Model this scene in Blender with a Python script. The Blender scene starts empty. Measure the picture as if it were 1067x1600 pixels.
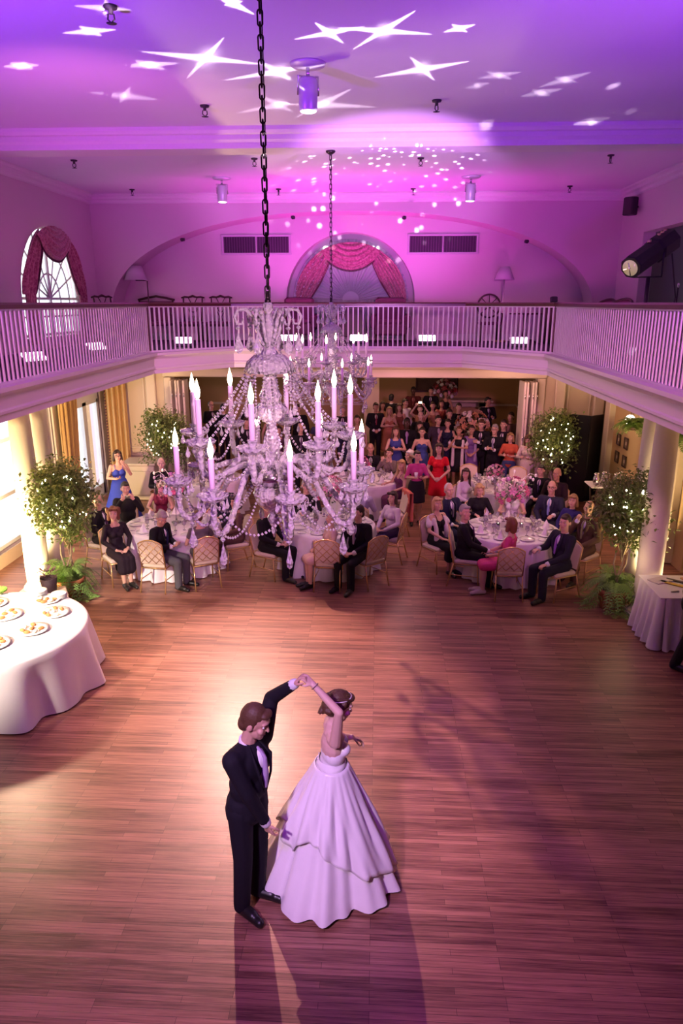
import bpy, math, random
from math import sin, cos, pi, radians as R, sqrt, exp, hypot, atan2
from mathutils import Vector as V, Matrix, Euler
from mathutils.geometry import tessellate_polygon
random.seed(7)
SC = bpy.context.scene
COL = SC.collection

# ------------------------------------------------------------------ camera
CAM_H = 4.65
camd = bpy.data.cameras.new('camera'); cam = bpy.data.objects.new('camera', camd); COL.objects.link(cam)
camd.sensor_fit = 'VERTICAL'; camd.sensor_height = 36.0; camd.lens = 36.0*1120/1600
camd.clip_start = .05
cam.location = (0, 0, CAM_H)
cam.rotation_euler = (R(90-16.323), 0, R(2.87))
SC.camera = cam

# ------------------------------------------------------------------ view, world
SC.view_settings.view_transform = 'Standard'; SC.view_settings.look = 'None'
SC.view_settings.gamma = 1.0; SC.view_settings.use_curve_mapping = False
SC.view_settings.exposure = -0.25
cy = SC.cycles
cy.use_denoising = True
cy.max_bounces = 7; cy.diffuse_bounces = 2; cy.glossy_bounces = 3; cy.transmission_bounces = 5; cy.transparent_max_bounces = 6
cy.sample_clamp_indirect = 4.0; cy.caustics_reflective = False; cy.caustics_refractive = False
W = bpy.data.worlds.new('daylight'); SC.world = W; W.use_nodes = True
W.node_tree.nodes['Background'].inputs[0].default_value = (.86, .93, 1, 1)
W.node_tree.nodes['Background'].inputs[1].default_value = 3.2

# ------------------------------------------------------------------ lights
def lamp(name, kind, loc, energy, color, target=None, **kw):
    d = bpy.data.lights.new(name, kind); d.energy = energy; d.color = color
    for k, v in kw.items(): setattr(d, k, v)
    o = bpy.data.objects.new(name, d); COL.objects.link(o); o.location = loc
    if target is not None:
        o.rotation_euler = (V(target)-V(loc)).to_track_quat('-Z', 'Y').to_euler()
    return o
VIO = (.32, .06, 1.0); MAG = (.88, .10, .80); PNK = (1.0, .22, .66); WARM = (1.0, .62, .32); AMB = (1.0, .78, .38)
# LED washes standing on the balcony floor, aimed up at walls and ceiling
LEDS = [(-5.15, 10.7, 'L'), (-5.2, 13.3, 'L'), (-4.15, 15.5, 'F'), (-2.05, 16.75, 'F'), (-.46, 16.85, 'F'), (1.1, 16.75, 'F'), (2.98, 15.8, 'F'), (3.75, 14.4, 'R'), (4.1, 12.4, 'R')]
LED_AIM = [(-5.9, 12.5, 7.0), (-5.6, 15.3, 7.0), (-4.6, 18, 6.6), (-2.0, 17.4, 7.0), (-.5, 17.2, 7.0), (1.2, 17.4, 7.0), (3.4, 18, 6.6), (4.6, 16, 7.0), (5.0, 14.5, 7.0)]
LED_E = [60, 50, 80, 330, 420, 300, 75, 50, 45]
for (x, y, s), t, e in zip(LEDS, LED_AIM, LED_E):
    lamp('led_wash_light', 'SPOT', (x, y, 3.93), e, (.88, .05, .72), t, spot_size=R(125), spot_blend=.8, shadow_soft_size=.08)
# violet washes thrown at the hall ceiling
lamp('ceiling_wash', 'SPOT', (-3.9, 4.5, 4.4), 1150, (.28, .03, 1), (-2.8, 8.4, 7.05), spot_size=R(95), spot_blend=.9, shadow_soft_size=.12)
lamp('ceiling_wash', 'SPOT', (2.7, 4.5, 4.4), 1000, (.30, .03, 1), (2.0, 8.2, 7.05), spot_size=R(95), spot_blend=.9, shadow_soft_size=.12)
lamp('ceiling_wash', 'SPOT', (-3.2, 6.5, 4.4), 420, (1, .22, .72), (-3.6, 10.6, 7.05), spot_size=R(70), spot_blend=.9, shadow_soft_size=.12)
lamp('ceiling_wash', 'SPOT', (.8, 7.5, 4.6), 2100, (.74, .30, 1), (-.2, 14.6, 7.05), spot_size=R(44), spot_blend=.5, shadow_soft_size=.12)
# pink wash from the near balcony onto fascia and balustrade
lamp('balcony_wash', 'SPOT', (-2.4, -.6, 5.6), 3300, (1.0, .30, .74), (-2.9, 14, 2.9), spot_size=R(27), spot_blend=.8, shadow_soft_size=.25)
lamp('balcony_wash', 'SPOT', (1.6, -.6, 5.6), 3300, (1.0, .30, .74), (1.9, 14, 2.9), spot_size=R(27), spot_blend=.8, shadow_soft_size=.25)
lamp('balcony_wash', 'SPOT', (-2.4, -.6, 5.6), 1300, (1.0, .30, .74), (-4.3, 9.0, 3.0), spot_size=R(26), spot_blend=.8, shadow_soft_size=.25)
lamp('balcony_wash', 'SPOT', (1.6, -.6, 5.6), 1300, (1.0, .30, .74), (3.2, 9.0, 3.0), spot_size=R(26), spot_blend=.8, shadow_soft_size=.25)
# warm pool of light on the dance floor, from the ceiling spots
lamp('dance_floor_spot', 'SPOT', (-3.2, 15.5, 6.5), 7000, (1.0, .54, .42), (-1.15, 7.7, 0), spot_size=R(32), spot_blend=.75, shadow_soft_size=.06)
lamp('dance_floor_spot', 'SPOT', (-.78, 8.5, 6.5), 700, (1.0, .54, .46), (-2.2, 8.3, 0), spot_size=R(50), spot_blend=1.0, shadow_soft_size=.08)
lamp('added_buffet_flood', 'SPOT', (-5.9, 9.9, 3.1), 800, (1.0, .66, .42), (-4.3, 7.7, .3), spot_size=R(80), spot_blend=1.0, shadow_soft_size=.15)  # two floods added under the gallery to brighten buffet and floor, no fixture
lamp('added_buffet_flood', 'SPOT', (-5.6, 4.6, 3.2), 5200, (1.0, .84, .68), (-4.85, 8.1, .5), spot_size=R(44), spot_blend=1.0, shadow_soft_size=.15)
# a cooler beam from the near balcony on the couple, an added key light to brighten the chandelier, and a low violet wash
lamp('couple_spot', 'SPOT', (-2.4, -.8, 6.2), 2500, (.93, .62, 1), (-.3, 4.9, .75), spot_size=R(20), spot_blend=.8, shadow_soft_size=.15)
lamp('added_chandelier_key', 'SPOT', (.9, -.8, 5.4), 2800, (1, .50, .84), (-.74, 4.95, 3.75), spot_size=R(23), spot_blend=.6, shadow_soft_size=.15)
lamp('dance_floor_wash', 'SPOT', (-1.8, .4, 6.9), 1150, (.34, .02, .80), (-.8, 3.6, 0), spot_size=R(70), spot_blend=.9, shadow_soft_size=.2)
# pin spots on the guest tables
for p, e in (((2.4, 12.5, 3.33), 130), ((-.85, 12.6, 3.33), 95), ((-3.7, 12.4, 3.33), 95), ((2.4, 15.6, 3.33), 35), ((-.1, 16, 3.33), 35)):
    lamp('pin_spot', 'SPOT', p, e, (1, .62, .50), (p[0], p[1], 0), spot_size=R(100), spot_blend=.9, shadow_soft_size=.1)
# amber uplights behind the columns
for p, t, e in (((-6.0, 10.6, .15), (-5.9, 11.2, 2.6), 1300), ((-5.9, 12.1, .15), (-5.7, 11.6, 2.6), 1300), ((-6.2, 9.4, .15), (-6.6, 12.5, 2.0), 1700), ((-5.2, 10.15, .15), (-5.5, 10.9, 2.2), 300), ((4.66, 10.9, .15), (4.5, 11.5, 2.2), 380), ((4.66, 10.45, .15), (4.2, 10.4, 2.2), 300), ((4.9, 12.9, .15), (5.5, 14.0, 2.2), 380)):
    lamp('amber_uplight', 'SPOT', p, e, (1.0, .74, .34), t, spot_size=R(110), spot_blend=.8, shadow_soft_size=.08)
# glow of the fairy-light strings at the ficus crowns, plus two added lamps low before the ferns
for p, e in (((-4.9, 10.35, 1.75), 9), ((3.9, 10.35, 1.7), 9), ((-4.9, 15.8, 1.7), 8), ((3.9, 15.8, 1.7), 8), ((-4.8, 10.2, .95), 5), ((3.75, 10.2, .95), 5)):
    lamp('fairy_glow', 'POINT', p, e, (1, .72, .38), shadow_soft_size=.3)
# soft lamps under the gallery and in the room beyond
lamp('far_room_lamp', 'POINT', (.5, 22.5, 2.7), 55, (1, .55, .32), shadow_soft_size=.4)
lamp('far_room_lamp', 'POINT', (-3.5, 21, 2.7), 40, (1, .58, .34), shadow_soft_size=.4)
lamp('gallery_lamp', 'POINT', (3.2, 16.2, 3.0), 55, (1, .55, .48), shadow_soft_size=.3)
lamp('gallery_lamp', 'POINT', (-4.6, 16.0, 3.0), 38, (1, .58, .42), shadow_soft_size=.3)
lamp('gallery_lamp', 'POINT', (.6, 16.0, 3.1), 60, (1, .50, .50), shadow_soft_size=.3)
# daylight in the windows
def portal(loc, rot, sx, sy):
    o = lamp('window_daylight', 'AREA', loc, 1, (1, 1, 1), shape='RECTANGLE', size=sx, size_y=sy); o.rotation_euler = rot
    o.data.cycles.is_portal = True
portal((-7.0, 13.2, 1.7), (0, R(-90), 0), 2.6, 3.0)
portal((-7.0, 16.4, 1.5), (0, R(-90), 0), 2.9, 1.6)
portal((-7.0, 15.4, 5.0), (0, R(-90), 0), 2.3, 2.6)

# star projector: each beam is a spot with a star gobo in its light shader
PROJ = V((.35, 3.0, 4.9))
STARS = [((-1.79,8.26),[((-2.48,8.07),(-1.33,8.53)),((-1.51,7.69),(-2.19,8.94))],1.0),((-1.12,8.76),[((-1.82,9.06),(-.62,8.53)),((-1.31,8.39),(-1.0,9.2))],1.0),((-2.46,8.46),[((-2.75,8.49),(-2.12,8.43)),((-2.53,8.33),(-2.31,8.66))],.7),((-3.11,9.62),[((-3.48,9.44),(-2.78,9.81)),((-2.9,9.18),(-3.28,9.91))],.5),((-.49,7.62),[((-.84,7.79),(-.16,7.49)),((-.62,7.37),(-.39,7.92))],.9),((.01,7.6),[((-.4,7.51),(.47,7.72)),((.29,7.1),(-.27,8.03))],1.0),((.43,8.73),[((-.09,9.07),(.9,8.56)),((.28,8.35),(.59,9.18))],1.0),((-1.3,10.1),[((-1.92,10.55),(-.71,9.8)),((-1.49,9.7),(-1.19,10.48))],.6),((-.74,10.09),[((-1.34,10.09),(-.05,10.38)),((-.35,9.44),(-1.16,10.76))],.7),((.7,7.57),[((.56,7.66),(.83,7.49)),((.62,7.47),(.78,7.67))],.8),((-2.7,7.48),[((-2.98,7.5),(-2.45,7.44)),((-2.74,7.33),(-2.63,7.58))],.9),((-3.81,8.43),[((-4.02,8.44),(-3.63,8.42)),((-3.89,8.32),(-3.74,8.54))],.9),((-1.25,6.9),[((-1.4,6.68),(-1.13,7.16)),((-1.34,6.93),(-1.17,6.86))],.9),((1.29,9.02),[((1.06,9.11),(1.51,8.9)),((1.13,8.88),(1.46,9.17))],.28),((2.07,9.23),[((1.8,9.47),(2.24,8.93)),((1.9,9.1),(2.2,9.31))],.3),((1.9,9.74),[((1.69,9.86),(2.12,9.56)),((1.76,9.59),(2.04,9.88))],.35),((-2.37,6.98),[((-2.61,6.83),(-2.16,6.95)),((-2.27,6.72),(-2.42,7.12))],.4),
 ((1.1,9.4),[((.98,9.5),(1.22,9.3)),((1.05,9.3),(1.15,9.5))],.25),((2.9,11.2),[((2.7,11.3),(3.1,10.95)),((2.8,11.1),(3.0,11.25))],.3),((-4.05,7.85),[((-4.25,7.86),(-3.85,7.85)),((-4.1,7.78),(-4.0,7.92))],.7)]
def star_light(c, segs, k):
    C0 = V((c[0], c[1], 7.05)); Wd = (C0-PROJ).normalized()
    U = Wd.cross(V((0, 0, 1))).normalized(); Vd = U.cross(Wd)
    def uv(p):
        d = V((p[0], p[1], 7.05))-PROJ; w = d.dot(Wd); return V((d.dot(U)/w, d.dot(Vd)/w))
    rad = max(uv(p).length for s in segs for p in s)
    o = lamp('star_beam', 'SPOT', PROJ, 2800*k, (1, .82, 1), C0, spot_size=2*math.atan(rad*1.25), spot_blend=.05, shadow_soft_size=.002)
    d = o.data; d.use_nodes = True; nt = d.node_tree; N = nt.nodes; L = nt.links
    em = [n for n in N if n.type == 'EMISSION'][0]
    geo = N.new('ShaderNodeNewGeometry')
    def dot(vec):
        n = N.new('ShaderNodeVectorMath'); n.operation = 'DOT_PRODUCT'; L.new(geo.outputs['Incoming'], n.inputs[0]); n.inputs[1].default_value = vec; return n.outputs['Value']
    def m(op, a, b=None, clamp=False):
        n = N.new('ShaderNodeMath'); n.operation = op; n.use_clamp = clamp
        for i, s in enumerate((a, b)):
            if s is None: continue
            if isinstance(s, (int, float)): n.inputs[i].default_value = s
            else: L.new(s, n.inputs[i])
        return n.outputs[0]
    w = dot(Wd); u = m('DIVIDE', dot(U), w); v = m('DIVIDE', dot(Vd), w)
    total = None
    for a, b in segs:
        A = uv(a); B = uv(b); mid = (A+B)/2; mid = mid*.4; half = (B-A)/2; Ln = half.length; dr = half/Ln; pr = V((-dr.y, dr.x))
        t = m('ADD', m('ADD', m('MULTIPLY', u, dr.x/Ln), m('MULTIPLY', v, dr.y/Ln)), -mid.dot(dr)/Ln)
        q = m('ADD', m('ADD', m('MULTIPLY', u, pr.x), m('MULTIPLY', v, pr.y)), -mid.dot(pr))
        fall = m('SUBTRACT', 1.0, m('ABSOLUTE', t), True)
        wid = m('ADD', m('MULTIPLY', fall, max(.006, .055*rad)), .0016)
        prof = m('SUBTRACT', 1.0, m('DIVIDE', m('ABSOLUTE', q), wid), True)
        val = m('MULTIPLY', m('POWER', prof, .8), m('POWER', fall, .3))
        total = val if total is None else m('ADD', total, val)
    r2 = m('ADD', m('MULTIPLY', u, u), m('MULTIPLY', v, v))
    glow = m('MULTIPLY', m('POWER', 2.718, m('MULTIPLY', r2, -1/(.13*rad)**2)), .6)
    total = m('ADD', total, glow)
    L.new(m('MULTIPLY', total, 5.0), em.inputs['Strength'])
for s in STARS: star_light(*s)
def glitter(loc, target, cone, e, scale):
    o = lamp('glitter_beam', 'SPOT', loc, e, (1, .75, 1), target, spot_size=R(cone), spot_blend=.6, shadow_soft_size=.003)
    d = o.data; d.use_nodes = True; nt = d.node_tree; em = [n for n in nt.nodes if n.type == 'EMISSION'][0]
    g = nt.nodes.new('ShaderNodeNewGeometry'); vo = nt.nodes.new('ShaderNodeTexVoronoi'); vo.inputs['Scale'].default_value = scale; mp = nt.nodes.new('ShaderNodeMapRange')
    nt.links.new(g.outputs['Incoming'], vo.inputs['Vector']); nt.links.new(vo.outputs['Distance'], mp.inputs['Value'])
    mp.inputs['From Min'].default_value = .26; mp.inputs['From Max'].default_value = .10; mp.inputs['To Min'].default_value = 0; mp.inputs['To Max'].default_value = 5
    nt.links.new(mp.outputs[0], em.inputs['Strength'])
glitter((.6, 8.2, 4.7), (.1, 14.8, 7.05), 34, 3600, 34)
glitter((3.0, 5.0, 4.7), (2.4, 9.8, 7.05), 26, 420, 16)

# ------------------------------------------------------------------ materials
_mats = {}
def mat(name, col, rough=.6, metal=0, emit=None, es=0, trans=0, ior=1.45, alpha=1, noise=None, spec=.5, sheen=0, coat=0):
    if name in _mats: return _mats[name]
    m = bpy.data.materials.new(name); m.use_nodes = True; nt = m.node_tree; b = nt.nodes['Principled BSDF']
    b.inputs['Base Color'].default_value = (*col, 1); b.inputs['Roughness'].default_value = rough; b.inputs['Metallic'].default_value = metal
    b.inputs['Transmission Weight'].default_value = trans; b.inputs['IOR'].default_value = ior; b.inputs['Alpha'].default_value = alpha
    b.inputs['Specular IOR Level'].default_value = spec; b.inputs['Sheen Weight'].default_value = sheen; b.inputs['Coat Weight'].default_value = coat
    if emit: b.inputs['Emission Color'].default_value = (*emit, 1); b.inputs['Emission Strength'].default_value = es
    if noise:
        sc, amt, bump = noise
        tc = nt.nodes.new('ShaderNodeTexCoord'); nz = nt.nodes.new('ShaderNodeTexNoise'); nz.inputs['Scale'].default_value = sc; nz.inputs['Detail'].default_value = 4
        nt.links.new(tc.outputs['Object'], nz.inputs['Vector'])
        mx = nt.nodes.new('ShaderNodeMix'); mx.data_type = 'RGBA'; mx.blend_type = 'MIX'
        mx.inputs[6].default_value = (*[c*(1-amt) for c in col], 1); mx.inputs[7].default_value = (*[min(1, c*(1+amt)) for c in col], 1)
        nt.links.new(nz.outputs['Fac'], mx.inputs[0]); nt.links.new(mx.outputs[2], b.inputs['Base Color'])
        if bump:
            bp = nt.nodes.new('ShaderNodeBump'); bp.inputs['Strength'].default_value = bump; bp.inputs['Distance'].default_value = .01
            nt.links.new(nz.outputs['Fac'], bp.inputs['Height']); nt.links.new(bp.outputs['Normal'], b.inputs['Normal'])
    _mats[name] = m; return m
def cloth(col, rough=.8, sheen=.0):
    return mat('cloth_%02x%02x%02x_%d' % tuple([int(c*255) for c in col]+[int(rough*10)]), col, rough, noise=(40, .12, .15), sheen=sheen, spec=.2)
def emat(name, col, s):
    m = mat(name, col, .5, emit=col, es=s); m.cycles.emission_sampling = 'NONE'; return m

# ------------------------------------------------------------------ mesh builder
class MB:
    def __init__(s): s.v = []; s.f = []; s.sm = []
    def add(s, vs, fs, smooth=True):
        b = len(s.v); s.v.extend([tuple(p) for p in vs]); s.f.extend([tuple(i+b for i in f) for f in fs]); s.sm.extend([smooth]*len(fs)); return s
    def box(s, c, d, rot=None, M=None):
        x, y, z = d[0]/2, d[1]/2, d[2]/2
        vs = [V((a, b, e)) for a in (-x, x) for b in (-y, y) for e in (-z, z)]
        if rot: mm = Euler(rot).to_matrix(); vs = [mm @ p for p in vs]
        vs = [p+V(c) for p in vs]
        if M: vs = [M @ p for p in vs]
        return s.add(vs, [(0, 1, 3, 2), (4, 6, 7, 5), (0, 4, 5, 1), (2, 3, 7, 6), (0, 2, 6, 4), (1, 5, 7, 3)], False)
    def bbox(s, c, d, bev=.01, rot=None):   # box with chamfered edges
        x, y, z = d[0]/2, d[1]/2, d[2]/2; b = min(bev, x*.9, y*.9, z*.9)
        vs = []; 
        for k in (-z, -z+b, z-b, z):
            ins = b if k in (-z, z) else 0
            X = x-ins; Y = y-ins
            for (px, py) in ((-X+b, -Y), (X-b, -Y), (X, -Y+b), (X, Y-b), (X-b, Y), (-X+b, Y), (-X, Y-b), (-X, -Y+b)): vs.append(V((px, py, k)))
        if rot: mm = Euler(rot).to_matrix(); vs = [mm @ p for p in vs]
        vs = [p+V(c) for p in vs]
        fs = [tuple(range(7, -1, -1)), tuple(range(24, 32))]
        for r in range(3):
            for i in range(8): j = (i+1) % 8; fs.append((r*8+i, r*8+j, r*8+8+j, r*8+8+i))
        return s.add(vs, fs, False)
    def tube(s, pts, rad, seg=8, caps=True, smooth=True, closed=False, flat=1):
        pts = [V(p) for p in pts]; n = len(pts); rs = rad if hasattr(rad, '__len__') else [rad]*n
        vs = []; up = None
        for i, p in enumerate(pts):
            if closed: t = (pts[(i+1) % n]-pts[i-1])
            else: t = pts[min(i+1, n-1)]-pts[max(i-1, 0)]
            if t.length < 1e-9: t = V((0, 0, 1))
            t.normalize()
            if up is None: up = t.orthogonal().normalized()
            else:
                up = up-t*up.dot(t)
                up = up.normalized() if up.length > 1e-6 else t.orthogonal().normalized()
            w = t.cross(up)
            for k in range(seg):
                a = 2*pi*k/seg; vs.append(p+(up*cos(a)+w*sin(a)*flat)*rs[i])
        fs = []
        for i in range(n if closed else n-1):
            for k in range(seg):
                l = (k+1) % seg; j = (i+1) % n; fs.append((i*seg+k, i*seg+l, j*seg+l, j*seg+k))
        if caps and not closed:
            fs.append(tuple(range(seg-1, -1, -1))); fs.append(tuple(range((n-1)*seg, n*seg)))
        return s.add(vs, fs, smooth)
    def cap(s, p0, r0, p1, r1, seg=10):     # capsule
        p0 = V(p0); p1 = V(p1); d = p1-p0
        if d.length < 1e-6: d = V((0, 0, 1e-4))
        t = d.normalized(); pts = []; rs = []
        for k in range(4): a = pi/2*k/4; pts.append(p0-t*r0*cos(a)); rs.append(max(r0*sin(a), r0*.02))
        for k in range(4): a = pi/2*k/4; pts.append(p0*(1-k/4)+p1*k/4) ; rs.append(r0*(1-k/4)+r1*k/4)
        for k in range(5): a = pi/2*k/4; pts.append(p1+t*r1*sin(a)); rs.append(max(r1*cos(a), r1*.02))
        return s.tube(pts, rs, seg)
    def ell(s, c, r, rot=None, seg=12, rings=8, M=None):
        vs = []; mm = Euler(rot).to_matrix() if rot else None
        for i in range(rings+1):
            a = pi*i/rings
            for k in range(seg):
                b = 2*pi*k/seg
                p = V((r[0]*max(sin(a), .01)*cos(b), r[1]*max(sin(a), .01)*sin(b), -r[2]*cos(a)))
                if mm: p = mm @ p
                p = p+V(c)
                vs.append(M @ p if M else p)
        fs = []
        for i in range(rings):
            for k in range(seg): l = (k+1) % seg; fs.append((i*seg+k, i*seg+l, i*seg+seg+l, i*seg+seg+k))
        fs.append(tuple(range(seg-1, -1, -1))); fs.append(tuple(range(rings*seg, rings*seg+seg)))
        return s.add(vs, fs)
    def lathe(s, prof, c=(0, 0, 0), seg=24, smooth=True, mod=None, close=False):   # prof [(r,z)...]
        vs = []; n = len(prof)
        for i, (r, z) in enumerate(prof):
            for k in range(seg):
                a = 2*pi*k/seg; rr = r*(mod(a, i) if mod else 1); vs.append((c[0]+rr*cos(a), c[1]+rr*sin(a), c[2]+z))
        fs = []
        for i in range(n-1 if not close else n):
            for k in range(seg): l = (k+1) % seg; j = (i+1) % n; fs.append((i*seg+k, i*seg+l, j*seg+l, j*seg+k))
        if not close:
            fs.append(tuple(range(seg-1, -1, -1))); fs.append(tuple(range((n-1)*seg, n*seg)))
        return s.add(vs, fs, smooth)
    def grid(s, fn, nu, nv, smooth=True, thick=0):
        vs = [V(fn(i/nu, j/nv)) for j in range(nv+1) for i in range(nu+1)]
        fs = [(j*(nu+1)+i, j*(nu+1)+i+1, (j+1)*(nu+1)+i+1, (j+1)*(nu+1)+i) for j in range(nv) for i in range(nu)]
        return s.add(vs, fs, smooth)
    def prism(s, poly, z0, z1, smooth=False):   # xy polygon
        n = len(poly); vs = [(p[0], p[1], z0) for p in poly]+[(p[0], p[1], z1) for p in poly]
        fs = [(i, (i+1) % n, n+(i+1) % n, n+i) for i in range(n)]
        for t in tessellate_polygon([[V((p[0], p[1], 0)) for p in poly]]):
            fs.append(tuple(t)); fs.append(tuple(n+i for i in reversed(t)))
        return s.add(vs, fs, smooth)
    def panel(s, loops, fn, d0, d1):   # flat polygon with holes in (a,b), fn(a,b,d) -> 3D
        flat = [p for l in loops for p in l]; n = len(flat)
        tr = tessellate_polygon([[V((p[0], p[1], 0)) for p in l] for l in loops])
        vs = [fn(p[0], p[1], d0) for p in flat]+[fn(p[0], p[1], d1) for p in flat]
        fs = [tuple(t) for t in tr]+[tuple(n+i for i in reversed(t)) for t in tr]
        b = 0
        for l in loops:
            k = len(l)
            for i in range(k): j = (i+1) % k; fs.append((b+i, b+j, n+b+j, n+b+i))
            b += k
        return s.add(vs, fs, False)
    def sweep(s, path, prof, closed=False, smooth=False):   # path xy points, prof [(outward offset, z)...] closed profile
        n = len(path); P = [V((p[0], p[1])) for p in path]; vs = []
        for i in range(n):
            a = P[i]-P[i-1] if (i > 0 or closed) else P[1]-P[0]
            b = P[(i+1) % n]-P[i] if (i < n-1 or closed) else P[-1]-P[-2]
            a = a.normalized(); b = b.normalized()
            na = V((a.y, -a.x)); nb = V((b.y, -b.x)); m = na+nb; m = m/max(m.dot(na), .2) if m.length > 1e-6 else na
            for o, z in prof: q = P[i]+m*o; vs.append((q.x, q.y, z))
        k = len(prof); fs = []
        for i in range(n if closed else n-1):
            for j in range(k): l = (j+1) % k; q = (i+1) % n; fs.append((i*k+j, i*k+l, q*k+l, q*k+j))
        if not closed:
            for t in tessellate_polygon([[V((o, z, 0)) for o, z in prof]]):
                fs.append(tuple(t)); fs.append(tuple((n-1)*k+i for i in reversed(t)))
        return s.add(vs, fs, smooth)
    def mesh(s, name):
        me = bpy.data.meshes.new(name); me.from_pydata(s.v, [], s.f)
        me.polygons.foreach_set('use_smooth', s.sm); me.update(); return me
    def build(s, name, m, parent=None, loc=None, rz=None):
        me = s.mesh(name); me.materials.append(m)
        return link(name, me, parent, loc, rz)
def fixnormals(me):
    import bmesh
    bm = bmesh.new(); bm.from_mesh(me); bmesh.ops.recalc_face_normals(bm, faces=bm.faces); bm.to_mesh(me); bm.free()
def link(name, me, parent=None, loc=None, rz=None):
    o = bpy.data.objects.new(name, me); COL.objects.link(o)
    if parent: o.parent = parent
    if loc: o.location = loc
    if rz is not None: o.rotation_euler = (0, 0, rz)
    return o
def tag(o, label, cat, group=None, kind=None):
    o['label'] = label; o['category'] = cat
    if group: o['group'] = group
    if kind: o['kind'] = kind
    return o
def thing(name, label, cat, loc=(0, 0, 0), rz=0, group=None):
    o = bpy.data.objects.new(name, None); COL.objects.link(o); o.location = loc; o.rotation_euler = (0, 0, rz); o.empty_display_size = .1
    return tag(o, label, cat, group)
KIDS = {}
def kids(o):
    return [c for c in COL.objects if c.parent == o] if o.name not in KIDS else KIDS[o.name]
def dup(src, loc=None, rz=None, label=None, group=None, parent=None, tree=None):
    tree = tree or snapshot(src)
    def rec(node, par):
        c = node[0].copy(); COL.objects.link(c); c.parent = par
        for k in node[1]: rec(k, c)
        return c
    r = rec(tree, parent)
    if loc is not None: r.location = loc
    if rz is not None: r.rotation_euler = (0, 0, rz)
    if label: r['label'] = label
    if group: r['group'] = group
    return r
def snapshot(o):
    ch = {}
    for c in COL.objects:
        if c.parent: ch.setdefault(c.parent.name, []).append(c)
    def rec(x): return (x, [rec(k) for k in ch.get(x.name, [])])
    return rec(o)
def struct(name, mb, m):
    o = mb.build(name, m); o['kind'] = 'structure'; return o

# queue of voxel-fused shapes, evaluated together at the end of the people section
QUEUE = []
def fuse(mb, name, m, parent, voxel=.01, smooth=2, factor=.5, post=None):
    o = mb.build(name, m, parent)
    md = o.modifiers.new('fuse', 'REMESH'); md.mode = 'VOXEL'; md.voxel_size = voxel; md.use_smooth_shade = True
    if smooth:
        sm = o.modifiers.new('soften', 'SMOOTH'); sm.factor = factor; sm.iterations = smooth
    QUEUE.append(o); return o
def flush():
    dg = bpy.context.evaluated_depsgraph_get(); dg.update()
    for o in QUEUE:
        me = bpy.data.meshes.new_from_object(o.evaluated_get(dg)); mt = o.data.materials[0]
        o.modifiers.clear(); me.materials.clear(); me.materials.append(mt); o.data = me
    QUEUE.clear()
# ================================================================== THE ROOM
XL, XR, YB, YN = -6.8, 5.5, 17.8, -1.6      # hall side walls, arch wall, wall behind the camera
ZB, ZS, ZC = 3.72, 3.38, 7.05               # balcony floor, its underside, ceiling
def wood_floor():
    m = bpy.data.materials.new('oak_strip_floor'); m.use_nodes = True; nt = m.node_tree; b = nt.nodes['Principled BSDF']; N = nt.nodes.new; L = nt.links.new
    tc = N('ShaderNodeTexCoord')
    br = N('ShaderNodeTexBrick'); br.offset = .37; br.offset_frequency = 3; br.squash_frequency = 1
    br.inputs['Scale'].default_value = 1; br.inputs['Brick Width'].default_value = .95; br.inputs['Row Height'].default_value = .052
    br.inputs['Mortar Size'].default_value = .0016; br.inputs['Mortar Smooth'].default_value = .3; br.inputs['Bias'].default_value = 0
    br.inputs['Color1'].default_value = (0, 0, 0, 1); br.inputs['Color2'].default_value = (1, 1, 1, 1); br.inputs['Mortar'].default_value = (.5, .5, .5, 1)
    L(tc.outputs['Object'], br.inputs['Vector'])
    mp = N('ShaderNodeMapping'); mp.inputs['Scale'].default_value = (1.6, 42, 1); L(tc.outputs['Object'], mp.inputs['Vector'])
    nz = N('ShaderNodeTexNoise'); nz.inputs['Scale'].default_value = 1.2; nz.inputs['Detail'].default_value = 6; nz.inputs['Roughness'].default_value = .65; L(mp.outputs[0], nz.inputs['Vector'])
    mp2 = N('ShaderNodeMapping'); mp2.inputs['Scale'].default_value = (.28, 2.6, 1); L(tc.outputs['Object'], mp2.inputs['Vector'])
    n2 = N('ShaderNodeTexNoise'); n2.inputs['Scale'].default_value = 1; n2.inputs['Detail'].default_value = 3; L(mp2.outputs[0], n2.inputs['Vector'])
    def mth(op, a, c):
        n = N('ShaderNodeMath'); n.operation = op
        for i, s in enumerate((a, c)):
            if isinstance(s, (int, float)): n.inputs[i].default_value = s
            else: L(s, n.inputs[i])
        return n.outputs[0]
    f = mth('ADD', mth('ADD', mth('MULTIPLY', br.outputs['Color'], .20), mth('MULTIPLY', nz.outputs['Fac'], .85)), mth('MULTIPLY', n2.outputs['Fac'], .30))
    cr = N('ShaderNodeValToRGB'); L(f, cr.inputs[0])
    e = cr.color_ramp.elements; e[0].position = .46; e[0].color = (.085, .022, .016, 1); e[1].position = .92; e[1].color = (.52, .24, .165, 1)
    mx = N('ShaderNodeMix'); mx.data_type = 'RGBA'; L(br.outputs['Fac'], mx.inputs[0]); L(cr.outputs[0], mx.inputs[6]); mx.inputs[7].default_value = (.045, .016, .01, 1)
    L(mx.outputs[2], b.inputs['Base Color'])
    L(mth('ADD', mth('MULTIPLY', nz.outputs['Fac'], .16), .28), b.inputs['Roughness'])
    bp = N('ShaderNodeBump'); bp.inputs['Strength'].default_value = .22; bp.inputs['Distance'].default_value = .004
    L(mth('SUBTRACT', nz.outputs['Fac'], br.outputs['Fac']), bp.inputs['Height']); L(bp.outputs[0], b.inputs['Normal'])
    b.inputs['Specular IOR Level'].default_value = .42
    return m
PLASTER = mat('plaster', (.74, .56, .62), .85, noise=(220, .10, .35))
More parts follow.
